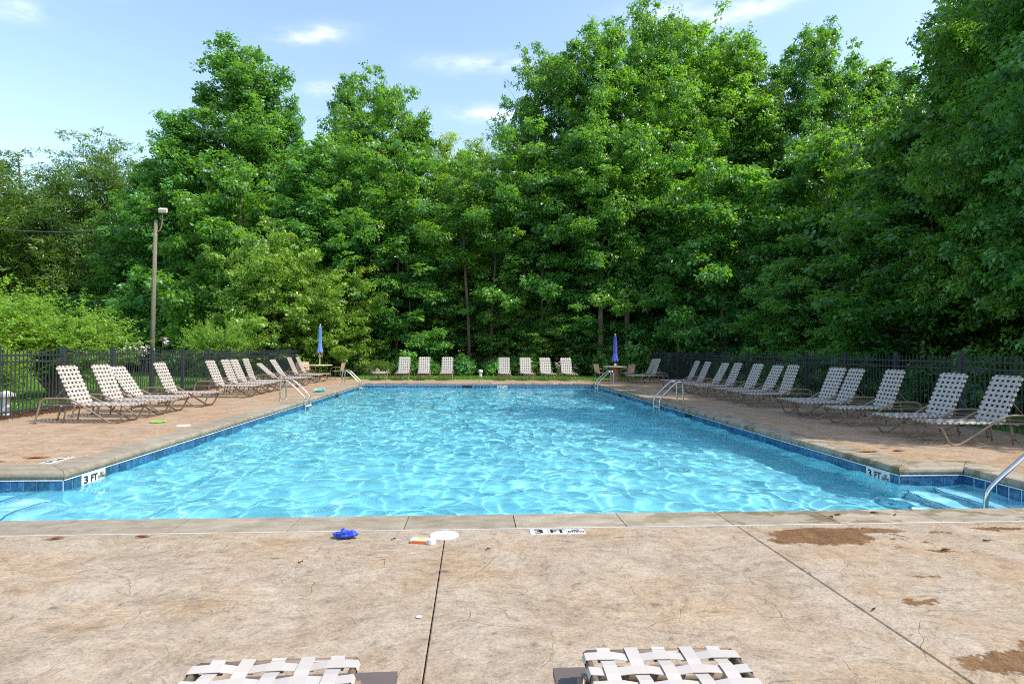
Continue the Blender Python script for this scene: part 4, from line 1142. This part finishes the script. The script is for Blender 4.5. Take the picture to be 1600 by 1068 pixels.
def shrub(kind, x, y, R, H, label, group='shrubs in the bed behind the pool', z=-.02):
    r = empty('shrub', (x, y, z), RG.uniform(0, 6.28)); r.scale = (R, R, H / 1.25)
    ob('foliage', SH[kind][0], r); ob('stem', SH[kind][1], r); tag(r, label, 'shrub', group)
for row in [('u', -7.4, 34.2, 1.35, 1.75, 'dark rounded shrub right of the left patio table'), ('spiky', -5.5, 33.9, 1.0, 1.15, 'spiky strap-leaved shrub behind the flat chaise'),
            ('g1', -4.05, 34.3, 1.05, 1.4, 'left half of the wide round shrub behind the far chaises'), ('g2', -2.9, 34.4, .95, 1.35, 'right half of the wide round shrub behind the far chaises'),
            ('g1', -0.75, 34.2, 1.1, 1.38, 'round green shrub left of the white valve post'), ('g2', 1.25, 34.3, 1.0, 1.35, 'round green shrub right of the white valve post'),
            ('y', 2.75, 34.6, .8, 1.25, 'yellow-green shrub between two far chaises'), ('g1', 3.95, 34.4, .95, 1.2, 'dark green shrub behind the last but one far chaise'),
            ('u', 5.6, 33.8, .8, .65, 'low flowering clump right of the far row of chaises'),
            ('u', -9.2, 40.2, 1.2, 1.5, 'dark shrub at the far end of the left fence')]:
    shrub(*row)
for row in [('light', 8.6, 35.2, 1.7, 3.0, 'bright green bush left part behind the violet-blue umbrella'), ('light', 10.4, 34.6, 1.9, 3.1, 'bright green bush behind the far end of the right fence'),
            ('light', 12.4, 35.2, 1.7, 2.9, 'bright green bush farthest right along the woods edge')]:
    shrub(*row, group='bright bushes at the right end of the bed')
for i in range(16):
    shrub('u', 11.9 + RG.uniform(1.7, 4), 6.5 + i * 1.65, RG.uniform(1.0, 1.5), RG.uniform(1.4, 2.4), 'dark undergrowth bush beyond the lawn on the right', 'undergrowth bushes beyond the right lawn', -.1)
for i in range(22):
    shrub('u', -11 + i * 1.15 + RG.normal(0, .3), 37 + RG.uniform(-.5, 1.0), RG.uniform(1.0, 1.5), RG.uniform(1.2, 2.2), 'dark undergrowth bush at the foot of the woods', 'undergrowth bushes at the foot of the woods', -.1)
for i in range(16):
    shrub('u', -41 + i * 2.1, 45.0 + RG.uniform(-.6, .6), 1.7, RG.uniform(1.8, 3), 'dark undergrowth bush beyond the road on the left', 'undergrowth bushes beyond the left road', -.1)
# white flowers
MT['petal'] = simple('pale_petal', (0.72, 0.62, 0.60), 0.7)
def flowers(x, y, nfl, spread, z0, z1, label, seed, size=.09):
    rng = np.random.default_rng(seed); C = [(rng.normal(0, spread), rng.normal(0, .25), rng.uniform(z0, z1), size) for _ in range(nfl)]
    r = empty('flower_clump', (x, y, 0)); tag(r, label, 'flowers')
    ob('blossoms', fill_clumps('blossoms', C, nfl * 45, .045, MT['petal'], rng, 1.0, .9), r)
    st = MB()
    for c in C: st.tube([(c[0] * .9, c[1], 0), (c[0], c[1], c[2])], .006, 4)
    st.build('stalks', MT['bark'], r)
flowers(5.5, 33.4, 16, .75, .35, .85, 'small pale flowers at the right end of the far chaise row', 1)
flowers(-5.6, 33.2, 9, .5, .15, .4, 'cream flowers in the bed left of the flat chaise', 2, .07)
# crape myrtles behind the left fence: arching sprays of small leaves
def myrtle(R, H, nst, nleaf, ls, seed):
    rng = np.random.default_rng(seed); C = []; m = MB(); P = []; D = []
    for i in range(nst):
        a = rng.uniform(0, 6.28); ex = R * rng.uniform(.25, 1.0); ez = H * (1.0 - .42 * (ex / R) ** 2) * rng.uniform(.72, 1.05)
        A = Vector((.1 * cos(a), .1 * sin(a), 0)); B = Vector((ex * .45 * cos(a), ex * .45 * sin(a), ez * .72)); E = Vector((ex * cos(a), ex * sin(a), ez))
        m.tube([A, B, E], [.035, .018, .005], 5, False)
        for j in range(7):
            u = .25 + .75 * rng.random(); p = A.lerp(B, u * 2) if u < .5 else B.lerp(E, u * 2 - 1)
            tip = p + Vector((cos(a) * .5, sin(a) * .5, .25)) * rng.uniform(.6, 1.7) + Vector(rng.normal(0, .4, 3))
            for q in range(60):
                s = rng.random(); P.append(p.lerp(tip, s) + Vector(rng.normal(0, .035, 3)))
                D.append(((tip - p).normalized() * .4 + Vector(rng.normal(0, 1, 3)) * .8)[:])
    P = np.array([tuple(p) for p in P]); D = unit(np.array(D)); kk = min(nleaf, len(P)); sel = rng.choice(len(P), kk, False); P = P[sel]; D = D[sel]
    Nn = unit(np.array([0, 0, 1.0]) + rng.normal(0, .4, (kk, 3))); D = unit(D - Nn * np.sum(D * Nn, 1, keepdims=True))
    L = ls * rng.uniform(.7, 1.3, kk); tint = np.clip(.5 + .25 * (P[:, 2] / H - .5) + rng.normal(0, .2, kk), 0, 1)
    return leaf_mesh('foliage', P, D, Nn, L, L * .5, tint, G_['myrtle']), m.mesh('stem', MT['palebark'], True)
MY = myrtle(2.3, 3.3, 90, 36000, .10, 21)
for (x, y, s, sz, lb) in [(-13.2, 15.6, .95, 1.0, 'yellow-green crape myrtle at the left edge behind the fence'), (-16.2, 17.6, 1.0, 1.08, 'tall part of the crape myrtle screen, farther left'),
                  (-12.6, 18.2, .85, .86, 'lower crape myrtle nearest the wooden pole'), (-10.9, 25.2, .62, .82, 'smaller yellow-green crape myrtle right of the wooden pole'),
                  (-11.3, 13.9, .42, .48, 'low crape myrtle pressed against the near left fence')]:
    r = empty('crape_myrtle', (x, y, -.03), RG.uniform(0, 6)); r.scale = (s, s, sz); tag(r, lb, 'shrub', 'crape myrtles behind the left fence')
    ob('foliage', MY[0], r); ob('stem', MY[1], r)
flowers(-12.3, 20.5, 26, .8, 1.25, 1.8, 'whitish blossom heads rising behind the left fence by the pole', 4, .14)

# grass blades on the lawns that show
def grass(regions, seed):
    rng = np.random.default_rng(seed); Ps = []
    for (x0, x1, y0, y1, k) in regions:
        Ps.append(np.stack([rng.uniform(x0, x1, k), rng.uniform(y0, y1, k), np.full(k, -.03)], 1))
    P = np.concatenate(Ps); k = len(P); D = unit(rng.normal(0, .35, (k, 3)) * np.array([1, 1, 0]) + np.array([0, 0, 1.0]))
    Nn = unit(np.cross(D, rng.normal(0, 1, (k, 3)))); L = rng.uniform(.05, .11, k)
    me = leaf_mesh('grass', P, D, Nn, L, np.full(k, .012), rng.random(k), G_['grass'])
    tag(ob('grass', me), 'short green lawn grass round the pool fence', 'grass', kind='stuff')
G_['grass'] = leaf_material('grass_blade', (0.06, 0.14, 0.015), (0.11, 0.24, 0.025), (0.20, 0.34, 0.05), (0.25, 0.48, 0.04), .3)
grass([(-6.5, 9.5, 29.05, 33.3, 30000), (-19, -10.6, 10, 30, 60000), (10.35, 13.4, 7, 30, 26000)], 8)
# mulch chips and clutter along the left fence
rg = np.random.default_rng(31); k = 5000
P = np.stack([rg.uniform(-10.5, -9.42, k), rg.uniform(8, 30, k), rg.uniform(-.015, .03, k)], 1)
me = leaf_mesh('mulch_chips', P, unit(rg.normal(0, 1, (k, 3)) * np.array([1, 1, .3])), unit(rg.normal(0, .5, (k, 3)) + np.array([0, 0, 1])), rg.uniform(.03, .09, k), rg.uniform(.015, .03, k), rg.random(k), MT['mulch'])
tag(ob('mulch_chips', me), 'loose brown bark chips along the foot of the left fence', 'mulch', kind='stuff')
